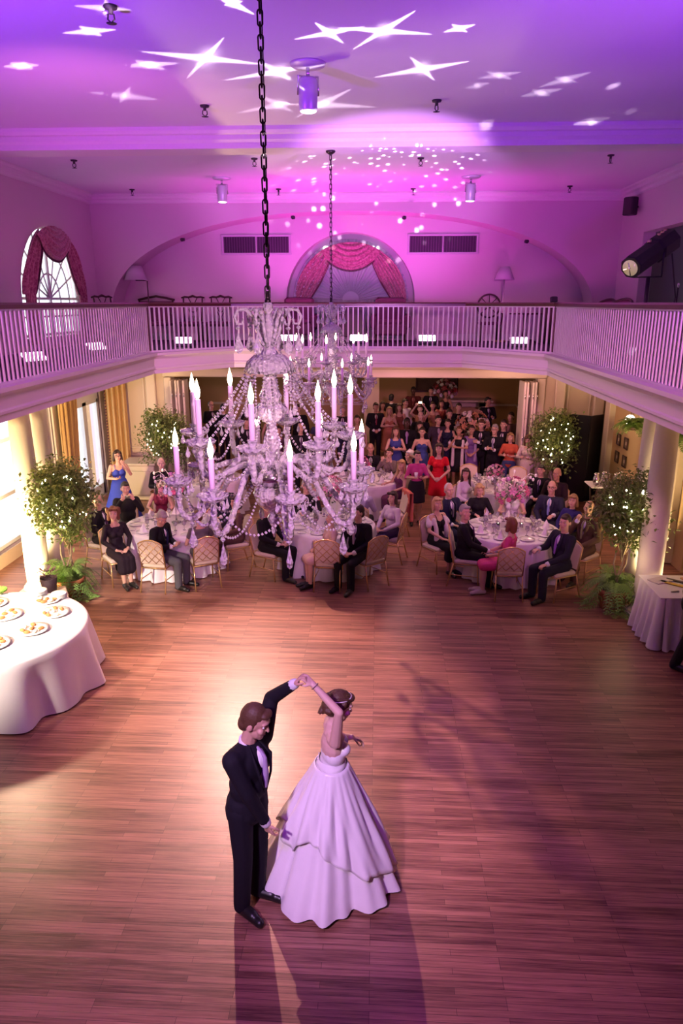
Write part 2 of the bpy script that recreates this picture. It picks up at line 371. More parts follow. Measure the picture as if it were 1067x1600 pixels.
CEILP = mat('ceiling_plaster', (.80, .72, .80), .9, noise=(160, .10, .4))
TRIM = mat('trim_paint', (.80, .72, .72), .5, noise=(30, .04, 0))
CREAM = mat('cream_wall', (.62, .47, .36), .75, noise=(60, .07, .1))
CREAMT = mat('cream_trim', (.68, .54, .43), .55)
MAHOG = mat('mahogany', (.085, .02, .018), .3, noise=(15, .3, 0))
CARPET = mat('dark_carpet', (.06, .02, .05), .95, noise=(300, .3, .4))
FLOOR = wood_floor()
struct('floor', MB().box(((XL-.4+XR+.3)/2, 13.1, -.05), (XR-XL+.7, 29.6, .1)), FLOOR)

# --- hall ceiling, beam, cornices
struct('ceiling', MB().box(((XL+XR)/2, (YN+11.35)/2, ZC+.1), (XR-XL+.4, 11.35-YN, .2)).box(((XL+XR)/2, (11.9+19)/2, ZC+.1), (XR-XL+.4, 19-11.9, .2)), CEILP)
bm = MB().sweep([(XL, 11.3), (XR, 11.3)], [(.0, ZC+.2), (.10, ZC+.2), (.10, ZC-.05), (.07, ZC-.09), (.02, ZC-.10), (.02, ZC-.16), (-.02, ZC-.20), (-.02, ZC-.27), (-.5, ZC-.27), (-.54, ZC-.2), (-.6, ZC-.16), (-.62, ZC-.05), (-.66, ZC-.02), (-.66, ZC+.2)])
struct('trim_1', bm, TRIM)
corn = [(0, ZC), (.17, ZC), (.17, ZC-.03), (.12, ZC-.06), (.11, ZC-.1), (.06, ZC-.13), (.05, ZC-.18), (.02, ZC-.2), (0, ZC-.2)]
struct('trim_2', MB().sweep([(XL, 11.95), (XL, YB), (XR, YB), (XR, 11.95)], corn), TRIM)
struct('trim_3', MB().sweep([(XL, YN), (XL, 11.28)], corn).sweep([(XR, 11.28), (XR, YN)], corn), TRIM)

# --- arch wall and the niche behind it
AC, AA, AZ, ABB = -.72, 5.75, 4.35, 2.32
def archpt(t, a=AA, b=ABB, e=2.25):
    c, s = cos(t), sin(t); return (AC+a*math.copysign(abs(c)**(2/e), c), AZ+b*abs(s)**(2/e))
arch = [(AC+AA, ZB)]+[archpt(pi*i/40) for i in range(41)]+[(AC-AA, ZB)]
loop = [(XR, ZB), (XR, ZC), (XL, ZC), (XL, ZB)]
loop = [(XR, ZB-.02), (XR, ZC+.1), (XL, ZC+.1), (XL, ZB-.02)]+[(AC-AA, ZB-.02)]+list(reversed(arch))+[(AC+AA, ZB-.02)]
struct('wall_arch', MB().panel([loop], lambda a, b, d: (a, YB+d, b), 0, .85), PLASTER)
YNI = 18.62
WCX, WCZ, WR = -.715, 4.68, 1.60     # round-headed window in the niche
hole = [(WCX+WR, ZB)]+[(WCX+WR*cos(pi*i/36), WCZ+WR*sin(pi*i/36)) for i in range(37)]+[(WCX-WR, ZB)]
nl = [(XR, ZB-.02), (XR, ZC), (XL, ZC), (XL, ZB-.02), (WCX-WR, ZB-.02)]+list(reversed(hole))+[(WCX+WR, ZB-.02)]
struct('wall_back', MB().panel([nl], lambda a, b, d: (a, YNI+d, b), 0, .45), PLASTER)
struct('trim_4', MB().box((WCX, YNI+.47, 5.0), (3.4, .06, 2.8)), mat('window_recess', (.55, .42, .5), .8))

# --- side walls with their windows
def side(x, sgn): return lambda a, b, d: (x+sgn*d, a, b)
aw = [(13.95, 3.95)]+[(15.42-1.47*cos(pi*i/24), 4.72+1.42*sin(pi*i/24)) for i in range(25)]+[(16.89, 3.95)]
lw1 = [(11.6, .25), (11.6, 3.2), (14.6, 3.2), (14.6, .25)]
lw2 = [(15.55, .03), (15.55, 3.0), (17.25, 3.0), (17.25, .03)]
struct('wall_left', MB().panel([[(YN, 0), (19, 0), (19, ZC+.1), (YN, ZC+.1)], aw, lw1, lw2], side(XL, -1), 0, .25), PLASTER)
ro = [(12.9, ZB), (12.9, 6.25), (16.2, 6.05), (16.2, ZB)]
struct('wall_right', MB().panel([[(YN, 0), (19, 0), (19, ZC+.1), (YN, ZC+.1)], [(13.0, ZB+.01), (13.0, 6.05), (16.3, 6.05), (16.3, ZB+.01)]], side(XR, 1), 0, .25), PLASTER)
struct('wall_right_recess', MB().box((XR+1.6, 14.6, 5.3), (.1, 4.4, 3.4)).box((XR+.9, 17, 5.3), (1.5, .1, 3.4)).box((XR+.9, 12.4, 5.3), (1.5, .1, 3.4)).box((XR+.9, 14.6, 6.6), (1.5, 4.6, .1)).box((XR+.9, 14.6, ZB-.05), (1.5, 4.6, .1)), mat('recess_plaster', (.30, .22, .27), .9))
struct('wall_near', MB().box(((XL+XR)/2, YN-.1, 3.5), (XR-XL+.4, .2, 7.2)), PLASTER)

# --- balcony slab, ring-shaped round the hall
RAILP = [(-4.24, 3.2), (-4.24, 13.55), (-3.0, 15.05), (1.75, 15.25), (3.15, 13.6), (3.15, 3.2)]   # line of the balustrade
slabpoly = [(XL, 3.2)]+RAILP[:]+[(XR, 3.2), (XR, YNI+.2), (XL, YNI+.2)]
struct('floor_balcony', MB().prism([(x, y) for x, y in slabpoly], ZS+.04, ZB), CARPET)
struct('ceiling_gallery', MB().prism([(x, y) for x, y in slabpoly], ZS, ZS+.04), CREAM)
fas = [(-.06, ZS-.03), (.03, ZS-.03), (.03, ZS+.04), (.055, ZS+.06), (.055, ZS+.09), (.035, ZS+.11), (.035, ZS+.24), (.06, ZS+.27), (.10, ZS+.30), (.12, ZS+.31), (.12, ZS+.36), (-.06, ZS+.36)]
struct('trim_fascia', MB().sweep(RAILP, fas), mat('fascia_paint', (.82, .72, .74), .45))
# skirting in the niche and on the arch wall
struct('baseboard_back', MB().box((AC-3.5, YNI-.015, ZB+.08), (3.8, .03, .16)).box((AC+3.6, YNI-.015, ZB+.08), (3.9, .03, .16)), TRIM)

# --- lower back wall with its wide opening to the next room
OX0, OX1, OZ, YO = -5.05, 3.82, 2.9, 17.5
lo = [(XL, 0), (XL, ZS), (XR, ZS), (XR, 0), (OX1, 0), (OX1, OZ), (OX0, OZ), (OX0, 0)]
struct('wall_lower_back', MB().panel([lo], lambda a, b, d: (a, YO+d, b), 0, .3), CREAM)
cas = MB()
for x in (OX0-.09, OX1+.09): cas.bbox((x, YO-.03, OZ/2), (.18, .06, OZ), .02)
cas.bbox(((OX0+OX1)/2, YO-.03, OZ+.11), (OX1-OX0+.4, .07, .2), .02)
struct('trim_opening', cas, CREAMT)
pil = MB()
for x in (-6.55, -5.55, 4.35, 5.28):
    pil.bbox((x, YO-.05, 1.69), (.24, .1, 3.36), .02); pil.bbox((x, YO-.06, .12), (.3, .13, .24), .02); pil.bbox((x, YO-.06, 3.25), (.3, .13, .2), .02)
struct('trim_pilasters', pil, CREAMT)
pan = MB()
for a, b in ((-6.3, -5.75), (4.55, 5.08)):
    for z0, z1 in ((.35, .95), (1.15, 3.0)):
        for x in (a, b): pan.bbox((x, YO-.012, (z0+z1)/2), (.04, .024, z1-z0), .008)
        for z in (z0, z1): pan.bbox(((a+b)/2, YO-.012, z), (b-a+.04, .024, .04), .008)
struct('trim_wall_panels', pan, CREAMT)
# lining of the side walls under the gallery
struct('wall_lower_right', MB().box((XR-.02, 14.9, ZS/2), (.04, 5.2, ZS)), mat('tan_wall', (.52, .34, .17), .75, noise=(50, .06, .1)))
lw = MB().panel([[(YN, 0), (YO, 0), (YO, ZS), (YN, ZS)], lw1, lw2], side(XL+.04, -1), 0, .06)
struct('wall_lower_left', lw, CREAM)
rw = MB()
for y in (12.9, 14.4, 16.9): rw.bbox((XR-.1, y, 1.69), (.16, .34, 3.36), .02)
struct('trim_right_pilasters', rw, CREAMT)

# --- the room beyond
RY = 27.2
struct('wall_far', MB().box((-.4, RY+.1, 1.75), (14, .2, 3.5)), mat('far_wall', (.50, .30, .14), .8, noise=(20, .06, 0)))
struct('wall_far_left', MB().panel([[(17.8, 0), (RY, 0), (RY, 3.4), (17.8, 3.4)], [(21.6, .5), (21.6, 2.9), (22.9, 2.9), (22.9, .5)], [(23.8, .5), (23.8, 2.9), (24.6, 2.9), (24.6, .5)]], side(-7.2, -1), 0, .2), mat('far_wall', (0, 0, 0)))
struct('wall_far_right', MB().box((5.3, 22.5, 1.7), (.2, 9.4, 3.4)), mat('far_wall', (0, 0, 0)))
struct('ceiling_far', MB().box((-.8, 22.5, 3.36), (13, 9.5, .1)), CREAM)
struct('trim_far_rail', MB().box((-.4, RY-.03, .95), (12, .06, .08)).box((5.17, 22.5, .95), (.06, 9.4, .08)), CREAMT)
# partition with a lit doorway, in the far room
struct('wall_partition', MB().box((-1.35, 24.6, 1.7), (.3, .3, 3.4)).box((-.2, 24.6, 1.7), (.5, .3, 3.4)), CREAMT)
struct('window_3', MB().box((-7.3, 22.25, 1.7), (.02, 1.3, 2.4)).box((-7.3, 24.2, 1.7), (.02, .8, 2.4)), emat('bright_day_pane', (.93, .97, 1), 2.6))

# --- windows
GLASS = mat('window_glass', (1, 1, 1), .02, alpha=.12, spec=.5)
SASH = mat('sash_paint', (.72, .70, .70), .5)
w = MB()
def bar(y0, z0, y1, z1, r=.022): w.tube([(XL-.12, y0, z0), (XL-.12, y1, z1)], r, 6)
w1 = thing('window_arched', 'round-headed window with spider-web glazing bars in the wall above the balcony', 'window', (0, 0, 0)); w1['kind'] = 'structure'; w1.name = 'window_1'
w.tube([(XL-.12, 15.42, 3.95), (XL-.12, 15.42, 6.12)], .045, 6)
for k in range(1, 8):
    a = pi*k/8; bar(15.42, 4.72, 15.42-1.45*cos(a), 4.72+1.4*sin(a))
for r in (.5, .98, 1.42): w.tube([(XL-.12, 15.42-r*cos(pi*i/20), 4.72+r*sin(pi*i/20)) for i in range(21)], .022 if r < 1.3 else .06, 6)
for z in (4.0, 4.36, 4.72): bar(13.95, z, 16.89, z, .03 if z != 4.36 else .02)
for y in (14.4, 14.9, 15.95, 16.4): bar(y, 3.95, y, 4.72, .018)
for y in (13.99, 16.85): bar(y, 3.95, y, 4.72, .05)
w.build('window_frame', SASH, w1)
MB().panel([aw], side(XL-.14, -1), 0, .01).build('pane', GLASS, w1)
w2 = thing('window_2', 'tall bright window behind the columns', 'window'); w2['kind'] = 'structure'
w = MB()
for y in (11.65, 13.1, 14.55): w.box((XL-.1, y, 1.72), (.1, .1, 2.95))
for z in (.3, 1.2, 2.2, 3.15): w.box((XL-.1, 13.1, z), (.08, 3, .07))
w.build('window_frame', SASH, w2); MB().box((XL-.14, 13.1, 1.72), (.01, 3, 2.95)).build('pane', GLASS, w2)
d1 = thing('door_1', 'pale glazed french doors with transom beside the drapes', 'door'); d1['kind'] = 'structure'
w = MB()
for y in (15.6, 16.36, 16.46, 17.2): w.box((XL-.08, y, 1.2), (.1, .11, 2.4))
for z, h in ((.16, .3), (2.38, .12), (2.5, .12), (2.95, .1)): w.box((XL-.08, 16.4, z), (.1, 1.7, h))
for y in (15.6, 16.4, 17.2): w.box((XL-.08, y, 2.7), (.08, .08, .6))
w.build('door_leaf', mat('door_paint', (.80, .80, .78), .4), d1); MB().box((XL-.1, 16.4, 1.6), (.01, 1.7, 2.8)).build('pane', GLASS, d1)
MB().tube([(XL+.02, 16.3, 1.02), (XL+.06, 16.3, 1.02), (XL+.06, 16.18, 1.02)], .012).build('door_handle', mat('brass', (.75, .5, .18), .3, 1), d1)

# --- columns, two on each side of the dance floor
COLM = mat('column_paint', (.84, .74, .70), .5, noise=(25, .04, 0))
for (x, y), lb in zip(((-5.6, 10.9), (-5.62, 11.55), (4.15, 10.4), (4.38, 11.5)), ('pale round column next to the buffet table', 'pale round column behind the left ficus tree', 'pale round column behind the skirted gift table', 'pale round column behind the right ficus tree')):
    t = thing('column', lb, 'column', (x, y, 0)); t['group'] = 'columns under the gallery'; t['kind'] = 'thing'
    MB().lathe([(.185, .12), (.187, .5), (.185, 1.2), (.178, 2.0), (.165, 2.8), (.155, 3.14)], seg=28).build('shaft', COLM, t)
    MB().box((0, 0, .035), (.5, .5, .07)).lathe([(.24, .07), (.25, .09), (.24, .115), (.205, .125), (.2, .14), (.21, .155), (.19, .17)], seg=28).build('base', COLM, t)
    MB().lathe([(.155, 3.1), (.17, 3.12), (.17, 3.15), (.158, 3.17), (.158, 3.22), (.21, 3.28), (.215, 3.3)], seg=28).box((0, 0, 3.338), (.46, .46, .076)).build('capital', COLM, t)

# --- balustrade: three runs of white balusters under a mahogany rail
BAL = mat('baluster_paint', (.84, .76, .78), .4)
def balusters(pts, step, parent, skipends=.03):
    proto = None; n = 0
    for (a, b) in zip(pts[:-1], pts[1:]):
        A = V(a); B = V(b); L = (B-A).length; k = max(1, round(L/step))
        for i in range(k):
            p = A.lerp(B, (i+.5)/k)
            if proto is None:
                proto = MB().box((0, 0, (ZB+.04+4.58)/2), (.026, .026, 4.58-ZB-.04)).mesh('baluster'); proto.materials.append(BAL)
            o = link('baluster', proto, parent, (p.x, p.y, 0), atan2((B-A).y, (B-A).x)); n += 1
    return n
rail = [(-.045, 4.575), (-.045, 4.62), (-.03, 4.645), (.03, 4.645), (.045, 4.62), (.045, 4.575)]
shoe = [(-.035, ZB), (-.035, ZB+.05), (.035, ZB+.05), (.035, ZB)]
def run(pts, label, step):
    t = thing('balustrade', label, 'balustrade')
    balusters(pts, step, t)
    MB().sweep(pts, rail).build('handrail', MAHOG, t); MB().sweep(pts, shoe).build('bottom_rail', BAL, t)
    MB().sweep(pts, [(-.02, 4.555), (-.02, 4.576), (.02, 4.576), (.02, 4.555)]).build('top_fillet', BAL, t)
    return t
ins = .02
tl = run([(-4.29, 4.4), (-4.29, 13.57)], 'white balustrade along the balcony under the arched side window', .105)
tf = run([(-4.29, 13.6), (-3.03, 15.1), (1.78, 15.3), (3.2, 13.63)], 'white balustrade across the far balcony under the round-headed drapes', .102)
tr = run([(3.2, 13.6), (3.2, 4.4)], 'white balustrade along the balcony holding the black spotlight', .105)
for x, y, t in ((-4.29, 13.585, tf), (3.2, 13.615, tf)):
    MB().box((x, y, (ZB+4.6)/2), (.05, .05, 4.6-ZB)).build('newel_post', MAHOG, t)
# ================================================================== CHANDELIERS
def crystal():
    m = bpy.data.materials.new('cut_crystal'); m.use_nodes = True; nt = m.node_tree; b = nt.nodes['Principled BSDF']
    b.inputs['Base Color'].default_value = (1, .97, 1, 1); b.inputs['Roughness'].default_value = .06; b.inputs['Transmission Weight'].default_value = .6; b.inputs['IOR'].default_value = 1.52
    b.inputs['Coat Weight'].default_value = .6; b.inputs['Coat Roughness'].default_value = .03
    tc = nt.nodes.new('ShaderNodeTexCoord'); vo = nt.nodes.new('ShaderNodeTexVoronoi'); vo.inputs['Scale'].default_value = 38
    nt.links.new(tc.outputs['Object'], vo.inputs['Vector'])
    bp = nt.nodes.new('ShaderNodeBump'); bp.inputs['Strength'].default_value = .7; bp.inputs['Distance'].default_value = .03
    nt.links.new(vo.outputs['Distance'], bp.inputs['Height']); nt.links.new(bp.outputs['Normal'], b.inputs['Normal'])
    return m
CRY = crystal()
CANDLE = mat('candle_sleeve', (.86, .66, .84), .45)
FLAME = emat('bulb_glow', (1.0, .80, .55), 14)
CHROME = mat('silvered_metal', (.75, .72, .75), .2, 1)
IRON = mat('dark_chain_metal', (.05, .035, .04), .4, .8)
def bead_mesh(mb, p, r):
    x, y, z = p; k = [(0, 0, r), (r, 0, 0), (0, r, 0), (-r, 0, 0), (0, -r, 0), (0, 0, -r)]
    mb.add([(x+a, y+b, z+c) for a, b, c in k], [(0, 1, 2), (0, 2, 3), (0, 3, 4), (0, 4, 1), (5, 2, 1), (5, 3, 2), (5, 4, 3), (5, 1, 4)], False)
def string(mb, pts, r=.0125, gap=.027):
    acc = 0; mb_last = None
    for a, b in zip(pts[:-1], pts[1:]):
        A = V(a); B = V(b); L = (B-A).length; d = gap-acc
        while d <= L: bead_mesh(mb, A.lerp(B, d/L), r); d += gap
        acc = L-(d-gap)
def cat(A, B, sag, n=24):
    A = V(A); B = V(B); return [A.lerp(B, i/n)-V((0, 0, sag*4*(i/n)*(1-i/n))) for i in range(n+1)]
def drop(mb, p, L, r):   # faceted teardrop hanging from p
    x, y, z = p; n = 6; vs = [(x, y, z)]
    for rr, zz in ((.45, .35), (1, .68), (.75, .88)):
        for k in range(n): a = 2*pi*k/n+rr; vs.append((x+r*rr*cos(a), y+r*rr*sin(a)*.7, z-L*zz))
    vs.append((x, y, z-L)); fs = [(0, 1+k, 1+(k+1) % n) for k in range(n)]
    for q in range(2):
        for k in range(n): l = (k+1) % n; fs.append((1+q*n+k, 1+q*n+n+k, 1+q*n+n+l, 1+q*n+l))
    fs += [(len(vs)-1, 1+2*n+(k+1) % n, 1+2*n+k) for k in range(n)]
    mb.add(vs, fs, False)
def chain_part(root, z0, z1):
    mb = MB(); z = z0; k = 0; L = .088; pitch = .066
    while z < z1:
        pts = []
        for i in range(14):
            a = 2*pi*i/14; px = .016*cos(a); pz = (L/2-.016)*(1 if sin(a) >= 0 else -1)+.016*sin(a)
            pts.append((px, 0, z+pz) if k % 2 == 0 else (0, px, z+pz))
        mb.tube(pts, .0055, 6, closed=True); z += pitch; k += 1
    mb.lathe([(.0, z1-.005), (.07, z1-.005), (.07, z1-.02), (.03, z1-.05), (.0, z1-.055)], seg=20)
    mb.tube([(.008, .008, z0), (.012, .008, (z0+z1)/2), (.008, .008, z1)], .004, 5)
    mb.build('chain', IRON, root)
def chandelier(loc, label):
    t = thing('chandelier', label, 'chandelier', loc, 0, None)
    flut = lambda a, i: 1+.07*cos(12*a)
    MB().lathe([(.004, 4.66), (.03, 4.64), (.035, 4.6), (.02, 4.58), (.022, 4.52), (.05, 4.49), (.03, 4.46), (.026, 4.36), (.05, 4.33), (.07, 4.29), (.045, 4.26), (.04, 4.2),
                (.035, 4.16), (.05, 4.08), (.075, 4.03), (.065, 3.99), (.06, 3.985), (.108, 3.95), (.112, 3.93), (.07, 3.87), (.035, 3.84), (.03, 3.80), (.05, 3.74), (.062, 3.68), (.05, 3.62), (.036, 3.58), (.05, 3.54), (.07, 3.5)], seg=24, mod=flut).build('stem', CRY, t)
    MB().lathe([(.02, 3.52), (.10, 3.51), (.135, 3.49), (.14, 3.45), (.11, 3.43), (.1, 3.40), (.03, 3.39)], seg=24).build('receiver_plate', CHROME, t)
    MB().lathe([(.04, 3.4), (.12, 3.38), (.135, 3.33), (.11, 3.26), (.06, 3.21), (.03, 3.18), (.045, 3.15), (.03, 3.11), (.012, 3.07), (.02, 3.05), (.004, 3.0)], seg=24, mod=flut).build('bottom_bowl', CRY, t)
    MB().lathe([(.02, 4.30), (.10, 4.29), (.14, 4.25), (.165, 4.19), (.172, 4.19), (.15, 4.26), (.10, 4.305), (.02, 4.32)], seg=32, mod=lambda a, i: 1+.05*abs(cos(8*a))).build('canopy_dome', CRY, t)
    MB().tube([(0, 0, 4.62), (0, 0, 4.72)], .01, 6).ell((0, 0, 4.655), (.022, .022, .022)).build('top_hook', IRON, t)
    for k in range(6):      # scrolled glass crown with drops
        a = 2*pi*k/6+.3; c, s = cos(a), sin(a); mb = MB()
        pts = [(.03, 4.36), (.07, 4.45), (.10, 4.55), (.15, 4.605), (.20, 4.60), (.225, 4.555), (.21, 4.51), (.175, 4.51), (.168, 4.545)]
        mb.tube([(r*c, r*s, z) for r, z in pts], [.012, .013, .013, .013, .012, .011, .01, .009, .007], 8)
        h = mb.build('crown_scroll', CRY, t)
        mb = MB(); bead_mesh(mb, (.205*c, .205*s, 4.485), .018); drop(mb, (.205*c, .205*s, 4.465), .15, .034); mb.build('drop', CRY, h)
    for k in range(10):
        a = 2*pi*k/10; mb = MB(); drop(mb, (.085*cos(a), .085*sin(a), 4.33), .11, .022); mb.build('neck_drop', CRY, t)
    def arm(kind, n, off):
        low = kind == 'low'
        Rr = .66 if low else .555; zp = 3.43 if low else 3.735; zf = 3.78 if low else 4.12
        if low: pts = [(.09, 3.47), (.13, 3.56), (.22, 3.59), (.33, 3.50), (.43, 3.34), (.52, 3.22), (.60, 3.19), (.65, 3.25), (.66, 3.34), (.66, 3.42)]
        else: pts = [(.08, 3.47), (.11, 3.54), (.2, 3.575), (.33, 3.545), (.44, 3.515), (.52, 3.54), (.553, 3.62), (.555, 3.72)]
        A = thing('arm', '', '', (0, 0, 0)); 
        mb = MB(); P = []
        for i in range(len(pts)-1):
            for q in range(4):
                u = q/4; p0 = pts[max(i-1, 0)]; p1 = pts[i]; p2 = pts[i+1]; p3 = pts[min(i+2, len(pts)-1)]
                P.append(tuple(.5*(2*p1[j]+(p2[j]-p0[j])*u+(2*p0[j]-5*p1[j]+4*p2[j]-p3[j])*u*u+(3*p1[j]-p0[j]-3*p2[j]+p3[j])*u**3) for j in (0, 1)))
        P.append(pts[-1])
        mb.tube([(r, 0, z) for r, z in P], [.021+.003*sin(i*2.2) for i in range(len(P))], 8)
        bpy.data.objects.remove(A)
        A = mb.build('arm', CRY, t)
        pan = MB().lathe([(.012, -.01), (.05, .0), (.085, .022), (.098, .045), (.09, .046), (.05, .014), (.012, .008)], (Rr, 0, zp), 20, mod=lambda a, i: 1+(.1*abs(cos(5*a)) if i > 1 else 0))
        pan.lathe([(.02, .0), (.028, .03), (.018, .05), (.03, .075), (.034, .085), (.02, .086)], (Rr, 0, zp), 14)
        pan.build('drip_pan', CRY, A)
        MB().lathe([(.0185, zp+.07-0), (.0185, zf-.075), (.014, zf-.07)], (Rr, 0, 0), 14).build('candle', CANDLE, A)
        MB().lathe([(.002, zf-.07), (.013, zf-.06), (.0195, zf-.03), (.017, zf-.005), (.008, zf+.03), (.001, zf+.06)], (Rr, 0, 0), 12).build('bulb', FLAME, A)
        for j in range(8):
            b = 2*pi*j/8; mb = MB(); q = (Rr+.09*cos(b), .09*sin(b)); bead_mesh(mb, (*q, zp+.028), .008); drop(mb, (*q, zp+.02), .08, .018)
            if j % 2 == 0 or low: mb.build('drop', CRY, A)
        if low:
            mb = MB(); bead_mesh(mb, (.58, 0, 3.15), .022); drop(mb, (.58, 0, 3.13), .17, .034); mb.build('pendant', CRY, A)
        tree = snapshot(A); A.rotation_euler = (0, 0, R(off))
        for k in range(1, n): dup(A, rz=R(off+360/n*k), parent=t, tree=tree)
    arm('low', 8, 18); arm('up', 8, -4)
    def strings(mb, n, off):
        o = mb.build('bead_string', CRY, t, rz=R(off))
        for k in range(1, n): c = o.copy(); COL.objects.link(c); c.rotation_euler = (0, 0, R(off+360/n*k))
    mb = MB(); string(mb, cat((.165, 0, 4.19), (.535, .0, 3.74), .05)); strings(mb, 8, -4)
    mb = MB(); string(mb, cat((.16, .0, 4.19), (.50, .17, 3.77), .04)); strings(mb, 8, -4)
    mb = MB(); string(mb, [(.168, 0, 4.19), (.168, 0, 3.98)], .010, .022); drop(mb, (.168, 0, 3.98), .10, .02); strings(mb, 8, 18)
    c8, s8 = cos(pi/4), sin(pi/4)
    mb = MB(); string(mb, cat((.62, 0, 3.40), (.62*c8, .62*s8, 3.40), .20)); strings(mb, 8, 18)
    mb = MB(); string(mb, cat((.13, 0, 3.44), (.60, 0, 3.20), .17), .012, .026); strings(mb, 8, 18)
    mb = MB(); string(mb, cat((.52, 0, 3.73), (.52*c8, .52*s8, 3.73), .20)); strings(mb, 8, -4)
    return t
ch1 = chandelier((-.74, 4.95, 0), 'large crystal chandelier with lit candles hanging nearest, above the dancing couple')
tree = snapshot(ch1)
ch2 = dup(ch1, loc=(-.74, 11.55, 0), tree=tree, label='crystal chandelier hanging farther off from the ceiling beam')
for o in (ch1, ch2): o['group'] = 'crystal chandeliers'
chain_part(ch1, 4.71, ZC); chain_part(ch2, 4.71, ZC-.27)
for o in (ch1, ch2):
    lamp('chandelier_glow', 'POINT', (o.location.x, o.location.y, 3.85), 16, (1, .55, .66), shadow_soft_size=.5)
# ================================================================== CHAIRS, TABLES, CLOTHS
GOLD = mat('gold_tube', (.72, .48, .22), .32, .75)
PAD = mat('cream_vinyl', (.74, .60, .47), .5, noise=(30, .05, .05))
LINEN = mat('white_linen', (.86, .80, .82), .75, noise=(70, .03, .1))
def make_chair():
    t = thing('banquet_chair', 'x', 'chair')
    def bk(x, z, off=0): return (x, .20+(z-.44)*.20+off, z)        # the back leans away
    def crown(x): return .93-.07*(abs(x)/.2)**2
    MB().bbox((0, -.02, .445), (.43, .43, .075), .025).build('seat', PAD, t)
    P = [bk(-.2, .5)]+[bk(x/10, crown(x/10)-.012) for x in (-2, -1.5, -1, -.5, 0, .5, 1, 1.5, 2)]+[bk(.2, .5)]
    mb = MB(); n = len(P)
    f = [V(p)+V((0, -.022, 0)) for p in P]; b = [V(p)+V((0, .014, 0)) for p in P]
    mb.add(f+b, [tuple(range(n)), tuple(range(2*n-1, n-1, -1))]+[(i, n+i, n+(i+1) % n, (i+1) % n) for i in range(n)], False)
    bkrest = mb.build('backrest', PAD, t)
    mb = MB()
    for s in (1, -1):
        for k in range(-3, 4):
            pts = []
            for i in range(25):
                x = -.2+.4*i/24; z = .72+s*x*1.05+k*.14
                if .5 < z < crown(x)-.015: pts.append(bk(x, z, .017))
            if len(pts) > 1: mb.tube([pts[0], pts[-1]], .006, 5)
    mb.build('lattice', GOLD, bkrest)
    fr = [bk(-.21, .42)]+[bk(x/100*1.03, crown(x/100)) for x in range(-20, 21, 4)]+[bk(.21, .42)]
    MB().tube(fr, .0125, 6).tube([(-.21, .2, .41), (-.21, -.22, .41), (.21, -.22, .41), (.21, .2, .41)], .0125, 6, closed=True).tube([bk(-.2, .5), bk(.2, .5)], .01, 6).build('frame', GOLD, t)
    for sx in (-1, 1):
        MB().tube([(sx*.21, .20, .42), (sx*.215, .24, .22), (sx*.22, .30, 0)], .0125, 6).build('leg', GOLD, t)
        MB().tube([(sx*.2, -.20, .42), (sx*.21, -.215, .2), (sx*.215, -.235, 0)], .0125, 6).build('leg', GOLD, t)
        MB().tube([(sx*.212, -.21, .2), (sx*.217, .245, .22)], .008, 6).build('stretcher', GOLD, t)
    return t
_chair = [None, None]
def chair(x, y, face, label, group='banquet chairs'):
    if _chair[0] is None:
        c = make_chair(); _chair[0] = c; _chair[1] = snapshot(c); c['label'] = label; c['group'] = group
        c.location = (x, y, 0); c.rotation_euler = (0, 0, R(face)); return c
    return dup(_chair[0], (x, y, 0), R(face), label, group, tree=_chair[1])

def round_table(x, y, r, tl, cl, folds=22, ph=0):
    t = thing('round_table', tl, 'table', (x, y, 0), 0, 'round guest tables')
    MB().lathe([(r-.02, .725), (r, .73), (r, .75), (r-.02, .755)], seg=40).build('tabletop', mat('plywood', (.35, .22, .12), .6), t)
    for k in range(4):
        a = pi/4+pi/2*k; MB().tube([(.35*cos(a), .35*sin(a), .725), (.5*cos(a), .5*sin(a), 0)], .016, 6).build('leg', CHROME, t)
    drape_cloth(x, y, r, cl, folds, ph, 'linen over the guest tables')
def drape_cloth(x, y, r, cl, folds=22, ph=0, group=None, floor_z=.015, amp=1, m=None, name='tablecloth'):
    mb = MB(); prof = [(r-.10, .775), (r+.005, .772), (r+.022, .755)]
    N = 10
    def z(i): return .755-(.755-floor_z)*i/N
    rows = [(.01, .774)]+prof+[(r+.022+.10*(i/N), z(i)) for i in range(1, N+1)]
    def mod(a, i):
        if i < 3: return 1
        k = (i-3)/N; w = sin(folds*a+ph)*.6+sin(folds*.618*a+1.3+ph)*.3+sin(folds*1.7*a)*.15
        return 1+amp*.07*k**.8*w
    vs = []; seg = 140
    for i, (rr, zz) in enumerate(rows):
        for k in range(seg):
            a = 2*pi*k/seg; q = rr*mod(a, i); vs.append((q*cos(a), q*sin(a), zz+(.012*sin(9*a) if i == len(rows)-1 and floor_z > .03 else 0)))
    n = len(rows); fs = [(i*seg+k, i*seg+(k+1) % seg, (i+1)*seg+(k+1) % seg, (i+1)*seg+k) for i in range(n-1) for k in range(seg)]
    fs.append(tuple(range(seg)))
    inner = len(vs)
    mb.add(vs, fs); o = mb.build(name, m or LINEN, None, (x, y, 0)); fixnormals(o.data)
    tag(o, cl, 'tablecloth', group); return o
T1 = (-3.7, 12.3); T2 = (-.85, 12.45); T3 = (2.4, 12.3); T4 = (2.6, 15.55); T5 = (-.25, 16.0); T6 = (-3.9, 15.9)
round_table(*T1, .84, 'round banquet table in front of the standing woman in blue', 'white cloth on the table in front of the standing woman in blue')
round_table(*T2, .82, 'round banquet table under the nearest chandelier, between two other tables', 'white cloth to the floor on the table below the chandelier', 20, 1)
round_table(*T3, .84, 'round banquet table under the tall pink lily centrepiece', 'white cloth on the table with the tall pink lily centrepiece', 24, 2)
round_table(*T4, .80, 'round banquet table behind the tall lily centrepiece, beside the boy in a suit', 'white cloth on the table beside the boy in a suit', 22, .5)
